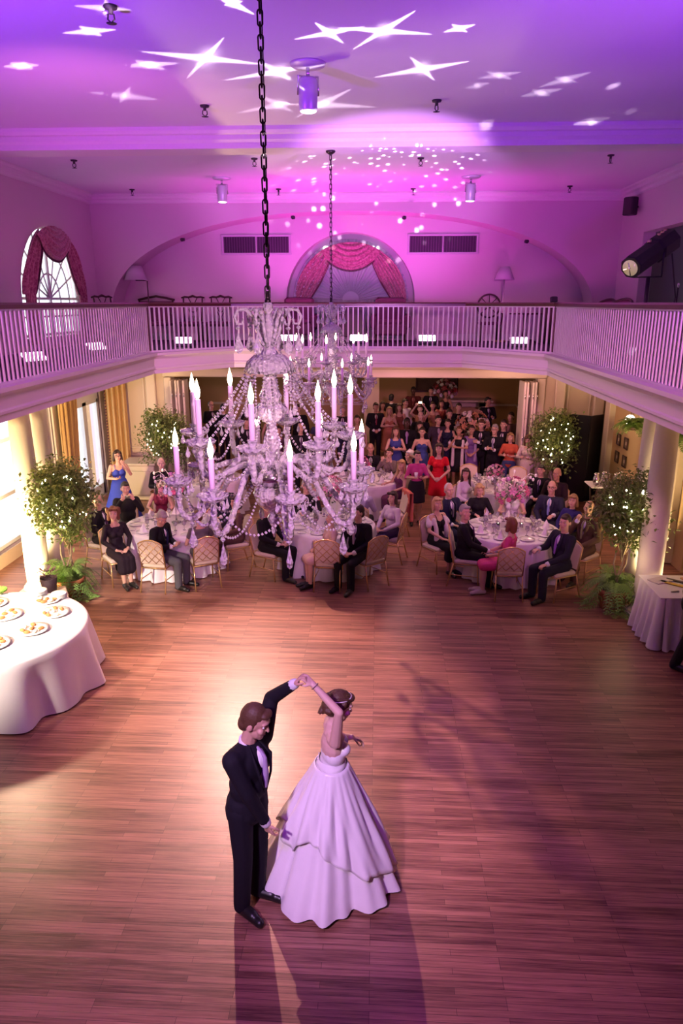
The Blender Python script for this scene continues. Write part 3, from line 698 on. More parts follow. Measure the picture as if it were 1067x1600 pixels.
round_table(*T5, .80, 'round banquet table beside the woman with the pale headscarf', 'white cloth on the table beside the woman with the pale headscarf', 22, 1.5)
round_table(*T6, .80, 'round banquet table in the shade behind the woman with the maroon dress', 'white cloth on the shaded table behind the woman in maroon', 22, 2.5)

# ---- place settings
CHINA = mat('white_china', (.88, .85, .86), .2, coat=.5); NAP = mat('napkin_linen', (.88, .82, .86), .8)
TGLASS = mat('table_glass', (1, .98, 1), .04, trans=.75, ior=1.3, coat=.4)
def plate_mb(): return MB().lathe([(.0, 0), (.075, .0), (.085, .006), (.135, .016), (.137, .019), (.085, .011), (.0, .008)], seg=20)
def goblet_mb(h=.17, r=.034):
    return MB().lathe([(.0, 0), (.032, .002), (.03, .006), (.005, .012), (.0045, .075), (.012, .082), (r, .105), (r+.004, .14), (r-.002, h), (r-.004, h), (r, .14), (r-.004, .108), (.0, .09)], seg=12)
def tumbler_mb(): return MB().lathe([(.0, 0), (.03, .0), (.036, .12), (.034, .12), (.028, .01), (.0, .01)], seg=12)
def napkin_mb():
    mb = MB(); n = 10; vs = [(.0, .0, .16)]
    for k in range(n): a = 2*pi*k/n; r = .052+.022*(k % 2); vs.append((r*cos(a), r*sin(a), 0))
    for k in range(n): a = 2*pi*k/n; r = .03+.012*(k % 2); vs.append((r*cos(a)+.004, r*sin(a), .075))
    fs = [(1+k, 1+(k+1) % n, 11+(k+1) % n, 11+k) for k in range(n)]+[(11+k, 11+(k+1) % n, 0) for k in range(n)]
    fs.append(tuple(range(10, 0, -1))); return mb.add(vs, fs, False)
PROTO = {}
def put(kind, mbf, m, loc, label, catg, group, rz=0):
    if kind not in PROTO:
        me = mbf().mesh(kind); me.materials.append(m); PROTO[kind] = me
    o = link(kind, PROTO[kind], None, loc, rz); tag(o, label, catg, group); return o
def settings(T, r, n, off, where, nap=True):
    for k in range(n):
        a = R(off)+2*pi*k/n; c, s = cos(a), sin(a); x, y = T[0]+(r-.21)*c, T[1]+(r-.21)*s
        put('dinner_plate', plate_mb, CHINA, (x, y, .777), 'white dinner plate '+where, 'plate', 'plates '+where)
        if nap and k % 3 != 1: put('folded_napkin', napkin_mb, NAP, (x, y, .788), 'white napkin folded upright '+where, 'napkin', 'napkins '+where, a)
        for j, (dr, da) in enumerate(((.40, .22), (.36, -.24))):
            b = a+da; put('water_goblet' if j else 'wine_glass', goblet_mb, TGLASS, (T[0]+(r-dr)*cos(b), T[1]+(r-dr)*sin(b), .777), ('clear water goblet ' if j else 'clear wine glass ')+where, 'glass', ('goblets ' if j else 'wine glasses ')+where)
        b = a+.5*2*pi/n; put('bread_plate', lambda: plate_mb() if 0 else MB().lathe([(0, 0), (.045, 0), (.08, .01), (.081, .012), (.045, .005), (0, .005)], seg=16), CHINA, (T[0]+(r-.10)*cos(b), T[1]+(r-.10)*sin(b), .777), 'small white bread plate '+where, 'plate', 'bread plates '+where)
settings(T1, .84, 8, 10, 'on the table before the standing woman in blue')
settings(T2, .82, 8, 30, 'on the table below the chandelier')
settings(T3, .84, 9, 5, 'on the table with the tall lily centrepiece')
settings(T4, .80, 7, 20, 'on the table beside the boy in a suit')
settings(T5, .80, 7, 0, 'on the table beside the pale headscarf')
settings(T6, .80, 6, 0, 'on the shaded table behind the woman in maroon')
# candles in glass cups round the lily centrepiece
WAX = emat('candle_flame', (1, .82, .5), 10)
def votive(x, y, where):
    t = thing('votive_candle', 'small lit candle in a glass cup '+where, 'candle', (x, y, .777), 0, 'votive candles '+where)
    tumbler_mb_small = MB().lathe([(0, 0), (.028, 0), (.034, .07), (.031, .07), (.026, .008), (0, .008)], seg=12); tumbler_mb_small.build('cup', TGLASS, t)
    MB().ell((0, 0, .055), (.008, .008, .016), seg=8, rings=6).build('flame', WAX, t)
for T, where in ((T3, 'on the table with the tall lily centrepiece'), (T1, 'on the table before the standing woman in blue')):
    for k in range(3): a = 2.1*k+.5; votive(T[0]+.24*cos(a), T[1]+.24*sin(a), where)
# a tumbler of iced tea near the man reading his lap
o = put('drink_glass', tumbler_mb, mat('tea', (.22, .05, .02), .1, trans=.3), (-3.12, 11.75, .777), 'short glass of dark red drink on the table before the woman in blue', 'glass', None)

# ---- flowers
GREEN = mat('leaf_green', (.06, .12, .03), .55, noise=(30, .4, 0)); STEMG = mat('stem_green', (.10, .16, .05), .6)
def petal_flower(mb, p, r, n, nrm, droop=.3, wid=.5):
    nrm = V(nrm).normalized(); u = nrm.orthogonal().normalized(); w = nrm.cross(u); P = V(p)
    for k in range(n):
        a = 2*pi*k/n; d = u*cos(a)+w*sin(a); s = nrm.cross(d)
        tip = P+d*r+nrm*r*droop*.2; m1 = P+d*r*.55+nrm*r*droop+s*r*wid*.5; m2 = P+d*r*.55+nrm*r*droop-s*r*wid*.5
        mb.add([P, m1, tip, m2], [(0, 1, 2), (0, 2, 3)], True)
def centrepiece(T, z0, label, pal, tall=True, scale=1, group='tall flower centrepieces', seed=1, tulips=True):
    rnd = random.Random(seed)
    t = thing('flower_centrepiece', label, 'flowers', (T[0], T[1], z0), 0, group)
    H = .52 if tall else .16
    MB().lathe([(0, 0), (.09, .0), (.095, .012), (.02, .03), (.012, .1), (.011, H-.12), (.03, H-.05), (.075, H), (.07, H), (.02, H-.06), (0, H-.06)] if tall else [(0, 0), (.06, 0), (.075, .08), (.065, H), (.055, H), (.06, .08), (0, .02)], seg=18).build('vase', TGLASS, t)
    fol = MB()
    for k in range(170):
        a = rnd.uniform(0, 2*pi); e = rnd.uniform(-.5, 1.0); rr = rnd.uniform(.1, .30)*scale
        c = V((rr*cos(a)*cos(e*.7), rr*sin(a)*cos(e*.7), H+.07+rr*sin(e))); d = V((cos(a), sin(a), rnd.uniform(-.6, .7))).normalized(); s = d.cross(V((0, 0, 1))).normalized()*.017; L = rnd.uniform(.05, .12)
        fol.add([c, c+d*L*.5+s, c+d*L, c+d*L*.5-s], [(0, 1, 2, 3)], True)
    fol.build('greenery', GREEN, t)
    for k in range(34):
        a = k*2.39996; q = (k+.5)/34; el = math.asin(1-1.35*q); rr = .27*scale*rnd.uniform(.85, 1.1)
        d = V((cos(a)*cos(el), sin(a)*cos(el), sin(el))); p = d*rr*V((1, 1, 1)).length/1.732+V((0, 0, H+.1))
        kind = k % 3; mb = MB(); nm, col = pal[k % len(pal)]
        if kind == 0: petal_flower(mb, p, .085*scale, 6, d, .35, .5); mb.ell(p+d*.01, (.012, .012, .012), seg=6, rings=4); n = 'lily'
        elif kind == 1: mb.ell(p, (.036*scale,)*3, seg=8, rings=6); petal_flower(mb, p, .05*scale, 5, d, .7, .9); n = 'rose'
        else: petal_flower(mb, p, .055*scale, 5, d, .5, .9); petal_flower(mb, p+d*.012, .035*scale, 5, d, .8, .9); n = 'carnation'
        mb.tube([V((0, 0, H-.02)), p*.5+V((0, 0, H*.5)), p], .003, 4); mb.build(n, mat(nm, col, .6), t)
    if tall and tulips:
        for k in range(9):      # white tulips arching out on long stems
            a = k*2*pi/9+rnd.uniform(-.3, .3); L = rnd.uniform(.32, .48)*scale; top = rnd.uniform(.28, .42)*scale
            pts = [V((0, 0, H))]+[V((L*q*cos(a), L*q*sin(a), H+top*sin(q*2.0)*1.05)) for q in (.25, .5, .75, 1)]
            mb = MB(); mb.tube(pts, .0035, 5); e = pts[-1]; mb.ell(e, (.022, .022, .032), seg=8, rings=6); mb.build('tulip', mat('white_petal', (.86, .80, .80), .6), t)
    return t
PAL1 = [('pink_petal', (.80, .36, .48)), ('mauve_petal', (.62, .30, .55)), ('cream_petal', (.84, .72, .62)), ('deep_pink_petal', (.70, .16, .30)), ('pale_pink_petal', (.85, .60, .66))]
centrepiece((T3[0]-.0, T3[1]+.1), .777, 'tall pink lily and white tulip centrepiece on the table with the pink dress woman', PAL1, seed=3, scale=1.05)
centrepiece((T1[0]+.05, T1[1]+.1), .777, 'tall pink and white flower centrepiece on the table before the woman in blue', PAL1, seed=4)
centrepiece(T2, .777, 'tall pink flower centrepiece half hidden behind the nearest chandelier', PAL1, seed=5)
centrepiece(T4, .777, 'low flowers on the table beside the boy in a suit', PAL1, tall=False, scale=.7, group='low table flowers', seed=6)
centrepiece((T5[0]-.1, T5[1]), .777, 'low flowers on the table beside the pale headscarf', PAL1, tall=False, scale=.8, group='low table flowers', seed=7)
centrepiece(T6, .777, 'low flowers on the shaded table by the ficus', PAL1, tall=False, scale=.8, group='low table flowers', seed=8)

# ---- ficus trees with fairy lights, two of them underplanted with ferns
BARK = mat('ficus_bark', (.30, .22, .15), .85, noise=(40, .3, .2)); FIC = mat('ficus_leaf', (.14, .19, .045), .5, noise=(8, .45, 0)); TERRA = mat('terracotta', (.42, .15, .07), .8, noise=(25, .2, .1)); SOIL = mat('soil', (.05, .03, .02), .95)
FAIRY = emat('fairy_glow', (1, .84, .62), 16); FERN = mat('fern_green', (.17, .30, .07), .6, noise=(12, .4, 0))
def leaf(mb, c, d, L, wd, up):
    s = d.cross(up); s = s.normalized()*wd if s.length > 1e-4 else V((wd, 0, 0)); n = s.cross(d).normalized()*wd*.4
    mb.add([c, c+d*L*.45+s+n, c+d*L, c+d*L*.45-s+n, c+d*L*.45], [(0, 1, 4), (1, 2, 4), (0, 4, 3), (4, 2, 3)], True)
def ficus(x, y, label, ctr, rad, trunk_top, seed, nleaf=5200, nlights=34, fern=True, fern_r=.56, fern_h=.74):
    rnd = random.Random(seed); t = thing('potted_ficus', label, 'plant', (x, y, 0), 0, 'ficus trees with fairy lights')
    MB().lathe([(0, 0), (.17, 0), (.19, .02), (.235, .27), (.255, .28), (.26, .34), (.245, .345), (.235, .29), (.22, .3), (0, .3)], seg=28).build('pot', TERRA, t)
    MB().lathe([(.0, .3), (.225, .3), (.2, .312), (0, .315)], seg=20).build('soil', SOIL, t)
    c = V(ctr); tr = MB()
    for k in range(3):
        a = 2*pi*k/3+seed; b = V((.04*cos(a), .04*sin(a), .28)); e = V((c.x*.8+.1*cos(a+1), c.y*.8+.1*sin(a+1), trunk_top))
        tr.tube([b, b.lerp(e, .35)+V((.04*sin(a), .04*cos(a), 0)), b.lerp(e, .7)-V((.03*sin(a), .02, 0)), e], [.018, .016, .014, .011], 6)
    br = []
    for k in range(26):
        a = k*2.4; el = rnd.uniform(-.35, 1.2); d = V((cos(a)*cos(el)*rad[0], sin(a)*cos(el)*rad[1], sin(el)*rad[2]))
        s0 = V((c.x*.8, c.y*.8, trunk_top))+V((0, 0, rnd.uniform(-.15, .1))); e = c+d*rnd.uniform(.7, .98); br.append((s0, e))
        tr.tube([s0, s0.lerp(e, .5)+V((0, 0, .06)), e], [.008, .006, .003], 4)
    tr.build('trunk', BARK, t)
    mb = MB(); clusters = [c+V((max(-1, min(1, rnd.gauss(0, .5)))*rad[0]*.8, max(-1, min(1, rnd.gauss(0, .5)))*rad[1]*.8, max(-1, min(1, rnd.gauss(0, .5)))*rad[2]*.85)) for _ in range(46)]+[e for _, e in br]
    for k in range(nleaf):
        q = clusters[k % len(clusters)]; r = .15*(rad[0]/.5)
        p = q+V([max(-1.7*r, min(1.7*r, rnd.gauss(0, r))) for _ in range(3)])
        d = V((rnd.gauss(0, 1), rnd.gauss(0, 1), rnd.gauss(-.5, .7))).normalized()
        leaf(mb, p, d, rnd.uniform(.065, .105), rnd.uniform(.018, .028), V((0, 0, 1)))
    mb.build('foliage', FIC, t)
    if nlights:
        me = MB().ell((0, 0, 0), (.0135, .0135, .018), seg=8, rings=6).mesh('fairy_light'); me.materials.append(FAIRY)
        for k in range(nlights):
            a = rnd.uniform(pi, 2*pi)+rnd.uniform(-.5, .5); el = rnd.uniform(-.8, 1.0); q = rnd.uniform(.75, 1.02)
            link('fairy_light', me, t, (c.x+rad[0]*q*cos(a)*cos(el), c.y+rad[1]*q*sin(a)*cos(el), c.z+rad[2]*q*sin(el)))
    if fern: fern_part(t, fern_r, fern_h, rnd)
    return t
def fern_part(t, fr, fh, rnd, z0=.3, n=85, name='fern'):
    mb = MB()
    for k in range(n):
        a = k*2.39996; el = rnd.uniform(.1, 1.25); L = fr*rnd.uniform(.75, 1.15); pts = []
        for i in range(9):
            u = i/8; r = L*u*(cos(el)*.55+.45); z = z0+fh*(sin(el)*1.3*u-1.15*u*u*(.55+.5*cos(el)))
            pts.append(V((r*cos(a), r*sin(a), max(z, .06))))
        mb.tube(pts, .003, 4)
        for i in range(1, 9):
            d = (pts[i]-pts[i-1]).normalized(); s = d.cross(V((0, 0, 1))); s = s.normalized() if s.length > .01 else V((1, 0, 0)); w = .10*sin(pi*(.12+.85*i/9))
            for sg in (-1, 1):
                for q in (0, .5):
                    b = pts[i-1].lerp(pts[i], q); tip = b+s*sg*w+d*w*.5+V((0, 0, -.012)); mb.add([b, b+d*.017+s*sg*w*.4, tip, b-d*.006+s*sg*w*.4], [(0, 1, 2, 3)], True)
    mb.build(name, FERN, t)
ficus(-5.0, 10.7, 'potted ficus with fairy lights and a fern, beside the buffet table', (.03, .05, 1.64), (.40, .42, .58), .95, 11)
ficus(3.75, 10.7, 'potted ficus with fairy lights and a fern, beside the skirted gift table', (.12, .05, 1.60), (.42, .42, .52), .9, 12)
ficus(-5.1, 16.25, 'potted ficus with fairy lights in the corner behind the flower-topped table', (.2, .0, 1.60), (.48, .44, .60), .9, 13, fern=False)
ficus(4.22, 16.3, 'potted ficus with fairy lights in front of the black folding screen', (-.22, 0, 1.62), (.42, .42, .66), .9, 14, fern=False)
# ================================================================== DRAPES
def damask(name, c0, c1, sc):
    m = mat(name, c0, .45, sheen=.4); nt = m.node_tree; b = nt.nodes['Principled BSDF']
    tc = nt.nodes.new('ShaderNodeTexCoord'); n = nt.nodes.new('ShaderNodeTexNoise'); n.inputs['Scale'].default_value = sc; n.inputs['Detail'].default_value = 3
    cr = nt.nodes.new('ShaderNodeValToRGB'); cr.color_ramp.elements[0].position = .42; cr.color_ramp.elements[1].position = .58; cr.color_ramp.elements[0].color = (*c0, 1); cr.color_ramp.elements[1].color = (*c1, 1)
    nt.links.new(tc.outputs['Object'], n.inputs['Vector']); nt.links.new(n.outputs['Fac'], cr.inputs[0]); nt.links.new(cr.outputs[0], b.inputs['Base Color']); return m
DMSK = damask('claret_damask', (.36, .10, .14), (.56, .24, .26), 22); FRINGE = mat('dark_fringe', (.10, .02, .04), .8); SHEER = mat('pleated_sheer', (.90, .86, .92), .9, trans=.55, ior=1.05)
def solid(o, t): md = o.modifiers.new('t', 'SOLIDIFY'); md.thickness = t
def window_drapes(root, mp, ex, ez, sheer=True):
    """mp(dx, dz, out) maps window-plane offsets (metres from the spring point) and depth to 3D"""
    Rr = 1.5
    for sg in (-1, 1):
        def outer(v): a = R(113+64*v) ; return V((Rr*cos(a), Rr*sin(a)))
        def inner(v):
            p = [V((-.50, 1.24)), V((-.60, .9)), V((-.82, .45)), V((-1.06, .09))]; k = min(2.999, v*3); i = int(k); return p[i].lerp(p[i+1], k-i)
        def f(u, v):
            q = inner(v).lerp(outer(v), u); g = .05+.028*sin(u*44+2*sin(v*4))*(.6+.4*v)+.02*sin(u*19+v*5); s_ = .06*sin(pi*u)*v*v
            return mp(sg*q.x*ex, (q.y-s_)*ez, g)
        o = MB().grid(f, 90, 30).build('side_drape', DMSK, root); solid(o, .01)
        mb = MB(); mb.tube([mp(sg*inner(i/14).x*ex, inner(i/14).y*ez, .06) for i in range(15)], .022, 6); mb.build('fringe', FRINGE, o)
        def g2(u, v):
            x = -1.06-.42*u-.04*v*(1-u); return mp(sg*x*ex, (.10-1.02*v)*ez, .05+.03*sin(u*26)*(1-.4*v))
        MB().grid(g2, 50, 10).build('drape_tail', DMSK, root)
    def sw(u, v):
        a = R(122-64*u); top = V((Rr*cos(a), Rr*sin(a))); x = -.62+1.24*u; c = (2*u-1)**2; bot = V((x, 1.04-.24*(1-c)))
        q = V((top.x*(1-v)+bot.x*v, top.y*(1-v)+bot.y*v-.10*sin(pi*v)*(1-c)*0))
        fold = sin(((q.y-1.2-.32*((q.x/.62)**2))*46))
        return mp(q.x*ex, q.y*ez, .09+.07*sin(pi*v)*(1-c*.6)+.022*fold*(1-.6*c))
    o = MB().grid(sw, 60, 48).build('swag', DMSK, root); solid(o, .01)
    mb = MB()
    for i in range(61):
        p = sw(i/60, 1); mb.tube([p, V(p)-V((0, 0, .05))], .008, 5)
    mb.tube([sw(i/60, 1) for i in range(61)], .014, 6).build('swag_fringe', FRINGE, o)
    if sheer:
        def sun(u, v):
            a = pi*(1-u); r = .20+1.25*v; return mp(r*cos(a), r*sin(a)+.02, .0+.010*(1+v)*sin(a*66)+.008*sin(a*31+1))
        MB().grid(sun, 330, 8).build('sunburst_sheer', SHEER, root)
        MB().grid(lambda u, v: mp((-1.3+2.6*u), .02-.9*v, .01*sin(u*150)), 150, 4).build('lower_sheer', SHEER, root)
        n = 20; vs = [mp(.21*cos(pi*i/n), .02+.21*sin(pi*i/n), .03) for i in range(n+1)]; k = [mp(.0, .02, .075)]
        MB().add(vs+k, [(i, i+1, n+1) for i in range(n)]).build('rosette', SHEER, root)
d1 = thing('window_drapes', 'claret swag and tied drapes with pleated sunburst sheer in the round niche window', 'drapes')
window_drapes(d1, lambda a, b, d: V((WCX+a, YNI+.33-d, WCZ+b)), .94, .93)
d2 = thing('window_drapes', 'claret swag and tied drapes round the arched window on the side wall', 'drapes')
window_drapes(d2, lambda a, b, d: V((XL+.03+d, 15.42+a*1.0, 4.72+b)), 1.0, .95, False)
lamp('niche_window_daylight', 'AREA', (WCX, YNI+.42, 5.75), 13, (1, .95, 1), (WCX, YNI, 5.6), shape='RECTANGLE', size=1.4, size_y=.5)
TAN = mat('tan_drape', (.55, .32, .13), .6, noise=(18, .12, .1))
def straight_drape(label, A, B, z0, z1, tie=None):
    A = V(A); B = V(B); L = (B-A).length; nrm = (B-A).orthogonal(); nrm = V((-(B-A).y, (B-A).x)).normalized(); t = thing('curtain', label, 'curtain')
    def f(u, v):
        k = 1-(tie or 0)*v**1.5; p = A.lerp(B, u*k); d = .045*sin(u*L*52+v)+.02*sin(u*L*23); q = p+nrm*d; return V((q.x, q.y, z1+(z0-z1)*v))
    o = MB().grid(f, 70, 12).build('pleated_panel', TAN, t); solid(o, .008); return t, f
straight_drape('gold pleated curtain between the tall bright window and the french doors', (XL+.15, 14.7), (XL+.15, 15.55), .05, 3.25, .45)
t, f = straight_drape('gold pleated curtain in the corner behind the woman in blue', (XL+.16, 17.2), (-6.15, YO-.16), .05, 3.28)
mb = MB()
for i in range(46): mb.ell(f(0, i/45)+V((.02, -.03, 0)), (.022, .022, .022), seg=6, rings=4)
mb.build('beaded_edge', FRINGE, t)
# ================================================================== FITTINGS ON WALLS AND CEILING
VENTM = mat('vent_dark', (.05, .02, .05), .7); VENTF = mat('vent_frame', (.62, .48, .58), .5)
for x0, x1, lb in ((-3.86, -2.2, 'dark louvred wall vent to the left of the niche drapes'), (.70, 2.36, 'dark louvred wall vent to the right of the niche drapes')):
    t = thing('wall_vent', lb, 'vent', ((x0+x1)/2, YNI, 6.0)); w = x1-x0
    MB().box((0, -.005, 0), (w, .01, .38)).build('backing', VENTM, t)
    mb = MB()
    for z in (-.21, .21): mb.bbox((0, -.02, z), (w+.08, .04, .05), .01)
    for x in (-w/2, 0, w/2): mb.bbox((x, -.02, 0), (.05 if x else .03, .04, .42), .01)
    mb.build('frame', VENTF, t); mb = MB()
    for k in range(26): mb.box((-w/2+.04+k*(w-.08)/25, -.018, 0), (.012, .02, .38))
    mb.build('louvres', mat('louvre', (.12, .05, .11), .6), t)
LAMPW = mat('lamp_housing', (.70, .62, .70), .35, .2); LENS = emat('lamp_lens', (1, .86, .92), 7)
for (x, y), lb in zip(((-.78, 8.5), (-3.2, 15.6), (1.8, 15.7)), ('white cylinder spotlight hanging from the main ceiling near the stars', 'white cylinder spotlight on the back ceiling, beside the chain of the large chandelier', 'white cylinder spotlight on the back ceiling above the right wall vent')):
    t = thing('ceiling_spotlight', lb, 'light', (x, y, ZC), .3, 'ceiling spotlights')
    MB().lathe([(0, 0), (.19, 0), (.18, -.025), (.05, -.04), (0, -.04)], seg=24).build('canopy', LAMPW, t)
    MB().tube([(0, 0, -.03), (0, 0, -.12)], .02, 8).tube([(-.11, 0, -.30), (-.11, 0, -.12), (.11, 0, -.12), (.11, 0, -.30)], .01, 6).build('yoke', CHROME, t)
    MB().lathe([(.0, -.14), (.09, -.14), (.098, -.16), (.098, -.44), (.09, -.45), (.0, -.45)], seg=24).build('housing', LAMPW, t)
    MB().lathe([(.0, -.452), (.086, -.452), (.07, -.46), (.0, -.462)], seg=20).build('lens', LENS, t)
DARK = mat('dark_fitting', (.03, .015, .03), .5)
for k, (x, y) in enumerate(((-2.3, 6.9), (-2.25, 10.1), (.68, 10.0), (-5.5, 17.0), (.72, 17.2), (-2.25, 17.1), (4.07, 17.0), (.69, 13.7), (-5.4, 13.6), (-2.2, 13.6), (3.9, 13.6))):
    t = thing('sprinkler_head', 'small dark sprinkler head on the hall ceiling', 'sprinkler', (x, y, ZC), .4*k, 'ceiling sprinklers')
    MB().lathe([(0, 0), (.06, 0), (.055, -.02), (.02, -.025), (.02, -.06), (0, -.06)], seg=14).tube([(-.025, 0, -.06), (-.03, 0, -.1), (0, 0, -.125), (.03, 0, -.1), (.025, 0, -.06)], .007, 5).lathe([(0, -.125), (.045, -.13), (0, -.135)], seg=12).build('head', DARK, t)
for x, z in ((-4.6, 6.05), (-2.0, 6.52), (.55, 6.5), (3.35, 5.98)):
    o = MB().bbox((0, 0, 0), (.09, .12, .07), .015).tube([(0, .05, 0), (0, .16, .04)], .015, 6).ell((0, -.06, -.02), (.03, .02, .03), seg=8, rings=6).build('alarm_sensor', DARK, None, (x, YB-.15, z)); tag(o, 'small dark sensor fixed near the edge of the wide arch', 'sensor', 'sensors on the arch')
t = thing('wall_speaker', 'dark box speaker high on the wall above the black spotlight', 'speaker', (5.30, 16.7, 6.6), R(-55))
MB().bbox((0, 0, 0), (.24, .2, .36), .015).build('cabinet', DARK, t); MB().tube([(0, .1, 0), (.05, .3, 0)], .02, 6).build('bracket', DARK, t); MB().bbox((0, -.105, 0), (.2, .012, .32), .004).build('grille', mat('grille', (.06, .03, .05), .8), t)
LEDF = emat('led_face', (1, .90, 1), 9)
names = ('under the arched side window', 'past the side window', 'in front of the carved chairs', 'left of the far armchairs', 'between the two armchairs', 'right of the armchairs', 'by the small pedestal table', 'at the bend beside the newel', 'below the black spotlight')
for (x, y, s_), nm in zip(LEDS, names):
    t = thing('led_wash', 'bright white LED wash light on the balcony floor '+nm, 'light', (x, y, ZB), {'L': R(60), 'F': 0, 'R': R(-55)}[s_], 'led wash lights on the balcony')
    MB().bbox((0, .03, .07), (.40, .16, .12), .015).build('housing', DARK, t); MB().bbox((0, -.01, .15), (.37, .17, .03), .008, rot=(R(40), 0, 0)).build('led_panel', LEDF, t)
    MB().tube([(-.22, .03, .02), (-.22, .03, .1)], .012, 6).tube([(.22, .03, .02), (.22, .03, .1)], .012, 6).box((0, .03, .01), (.46, .06, .02)).build('bracket', DARK, t)
# ================================================================== THE BLACK FOLLOW SPOT
t = thing('follow_spot', 'big black follow spotlight on a stand behind the balcony rail', 'spotlight', (4.0, 11.35, ZB))
a0 = V((3.58, 11.0, 5.13-ZB))-V((4.0, 11.35, 0)); a0 = V((-.42, -.35, 1.40)); a1 = V((.34, .30, 1.83)); ax = (a1-a0).normalized()
def al(u): return a0.lerp(a1, u)
MB().tube([al(0), al(.02), al(.55), al(.56), al(.6), al(.95), al(1)], [.155, .165, .165, .165, .19, .19, .15], 8, smooth=False).build('barrel', mat('spot_black', (.012, .009, .014), .45), t)
MB().tube([al(-.004), al(-.012)], .115, 20).build('lens', mat('lens_glass', (.55, .46, .25), .05, spec=1, coat=1, emit=(.9, .75, .35), es=.35), t)
MB().tube([al(-.01), al(-.016)], .01, 6).tube([al(-.018)+V((.02, 0, -.1)), al(-.018)+V((-.03, 0, .1))], .008, 5).build('lens_bar', CHROME, t)
side_ = ax.cross(V((0, 0, 1))).normalized()
mb = MB(); c = al(.5)
mb.tube([c+side_*.2, c+side_*.2-V((0, 0, .33)), c-side_*.2-V((0, 0, .33)), c-side_*.2], .016, 6); mb.build('yoke', DARK, t)
MB().tube([c-V((0, 0, .33)), V((c.x, c.y, .25))], .03, 10).build('pole', DARK, t)
for k in range(3): MB().tube([(c.x, c.y, .5), (c.x+.45*cos(2.1*k), c.y+.45*sin(2.1*k), .02)], .016, 6).build('leg', DARK, t)
for u in (.42, .66, .74, .82): MB().tube([al(u)+V((0, 0, .165)), al(u)+V((0, 0, .215))], .028, 10).build('control_knob', mat('brass_knob', (.8, .6, .3), .25, .8), t)
MB().tube([al(1)+V((0, 0, 0)), V((.55, .4, 1.0)), V((.5, .45, .02))], .012, 6).build('cable', DARK, t)
t = thing('mic_stand', 'thin dark stand with a silver tip beside the black spotlight', 'stand', (4.75, 12.2, ZB)); MB().lathe([(0, 0), (.13, 0), (.12, .02), (.012, .03), (.011, 1.15), (0, 1.15)], seg=12).build('pole', DARK, t); MB().ell((0, 0, 1.19), (.02, .02, .035), seg=8, rings=6).build('tip', CHROME, t)
# drape and lamp in the recess behind the spotlight
t = thing('curtain', 'dark claret curtain hanging in the recess behind the black spotlight', 'curtain')
o = MB().grid(lambda u, v: V((XR+.35+.05*sin(u*40), 13.4+1.3*u, 6.0-2.2*v)), 60, 6).build('pleated_panel', mat('dark_claret', (.13, .03, .05), .7), t); solid(o, .01)
# ================================================================== BALCONY FURNITURE
WOODD = mat('dark_mahogany', (.05, .016, .014), .35, noise=(20, .3, 0)); UPH = mat('dark_upholstery', (.16, .05, .09), .85, noise=(40, .25, .1)); SHADE = mat('lamp_shade', (.70, .56, .66), .8, trans=.15)
def chip_chair():
    t = thing('side_chair', 'x', 'chair')
    MB().bbox((0, 0, .44), (.5, .46, .06), .02).build('seat', UPH, t)
    MB().box((0, 0, .39), (.48, .44, .06)).build('seat_rail', WOODD, t)
    for sx in (-1, 1):
        MB().tube([(sx*.21, .2, .4), (sx*.22, .21, .0)], .022, 6).build('leg', WOODD, t); MB().tube([(sx*.22, -.2, .4), (sx*.22, -.2, .0)], .024, 6).build('leg', WOODD, t)
        MB().tube([(sx*.21, .2, .42), (sx*.23, .25, .75), (sx*.235, .29, 1.02)], .02, 6).build('back_post', WOODD, t)
    MB().tube([(-.29, .30, 1.03), (-.2, .295, 1.055), (-.1, .29, 1.045), (0, .29, 1.075), (.1, .29, 1.045), (.2, .295, 1.055), (.29, .30, 1.03)], [.018, .024, .022, .03, .022, .024, .018], 8).build('crest_rail', WOODD, t)
    mb = MB()
    for s_ in (-1, 1): mb.tube([(s_*.05, .22, .46), (s_*.03, .235, .58), (s_*.10, .255, .75), (s_*.03, .27, .88), (s_*.11, .285, 1.03)], .013, 6)
    mb.tube([(.07*cos(a), .262, .78+.09*sin(a)) for a in [2*pi*i/14 for i in range(14)]], .011, 6, closed=True); mb.build('pierced_splat', WOODD, t); return t
cc = chip_chair(); tr_ = snapshot(cc)
for i, (x, y, f_, lb) in enumerate(((-4.6, 18.0, 0, 'dark carved side chair, first to the right of the left floor lamp'), (-3.93, 18.0, -5, 'dark carved side chair, second to the right of the left floor lamp'), (-6.05, 16.6, 60, 'dark carved side chair on the side balcony beside the arched window'))):
    c = cc if i == 0 else dup(cc, tree=tr_); c.location = (x, y, ZB); c.rotation_euler = (0, 0, R(f_)); c['label'] = lb; c['group'] = 'carved side chairs on the balcony'
t = thing('settee', 'dark carved settee below the left floor lamp', 'settee', (-5.55, 18.15, ZB))
MB().bbox((0, 0, .42), (.9, .5, .1), .03).build('seat', UPH, t); MB().bbox((0, .22, .7), (.86, .08, .5), .03).build('backrest', UPH, t); MB().tube([(-.46, .25, .98), (-.25, .25, 1.03), (0, .25, 1.07), (.25, .25, 1.03), (.46, .25, .98)], .028, 8).build('crest_rail', WOODD, t)
for sx in (-1, 1):
    MB().tube([(sx*.42, .22, .98), (sx*.42, .22, 0)], .026, 6).build('leg', WOODD, t); MB().tube([(sx*.42, -.2, .4), (sx*.42, -.2, 0)], .026, 6).build('leg', WOODD, t); MB().tube([(sx*.44, .2, .68), (sx*.45, -.18, .66), (sx*.43, -.2, .42)], .022, 6).build('armrest', WOODD, t)
t = thing('wheelback_chair', 'dark round wheel-back chair next to the right floor lamp', 'chair', (2.66, 17.95, ZB))
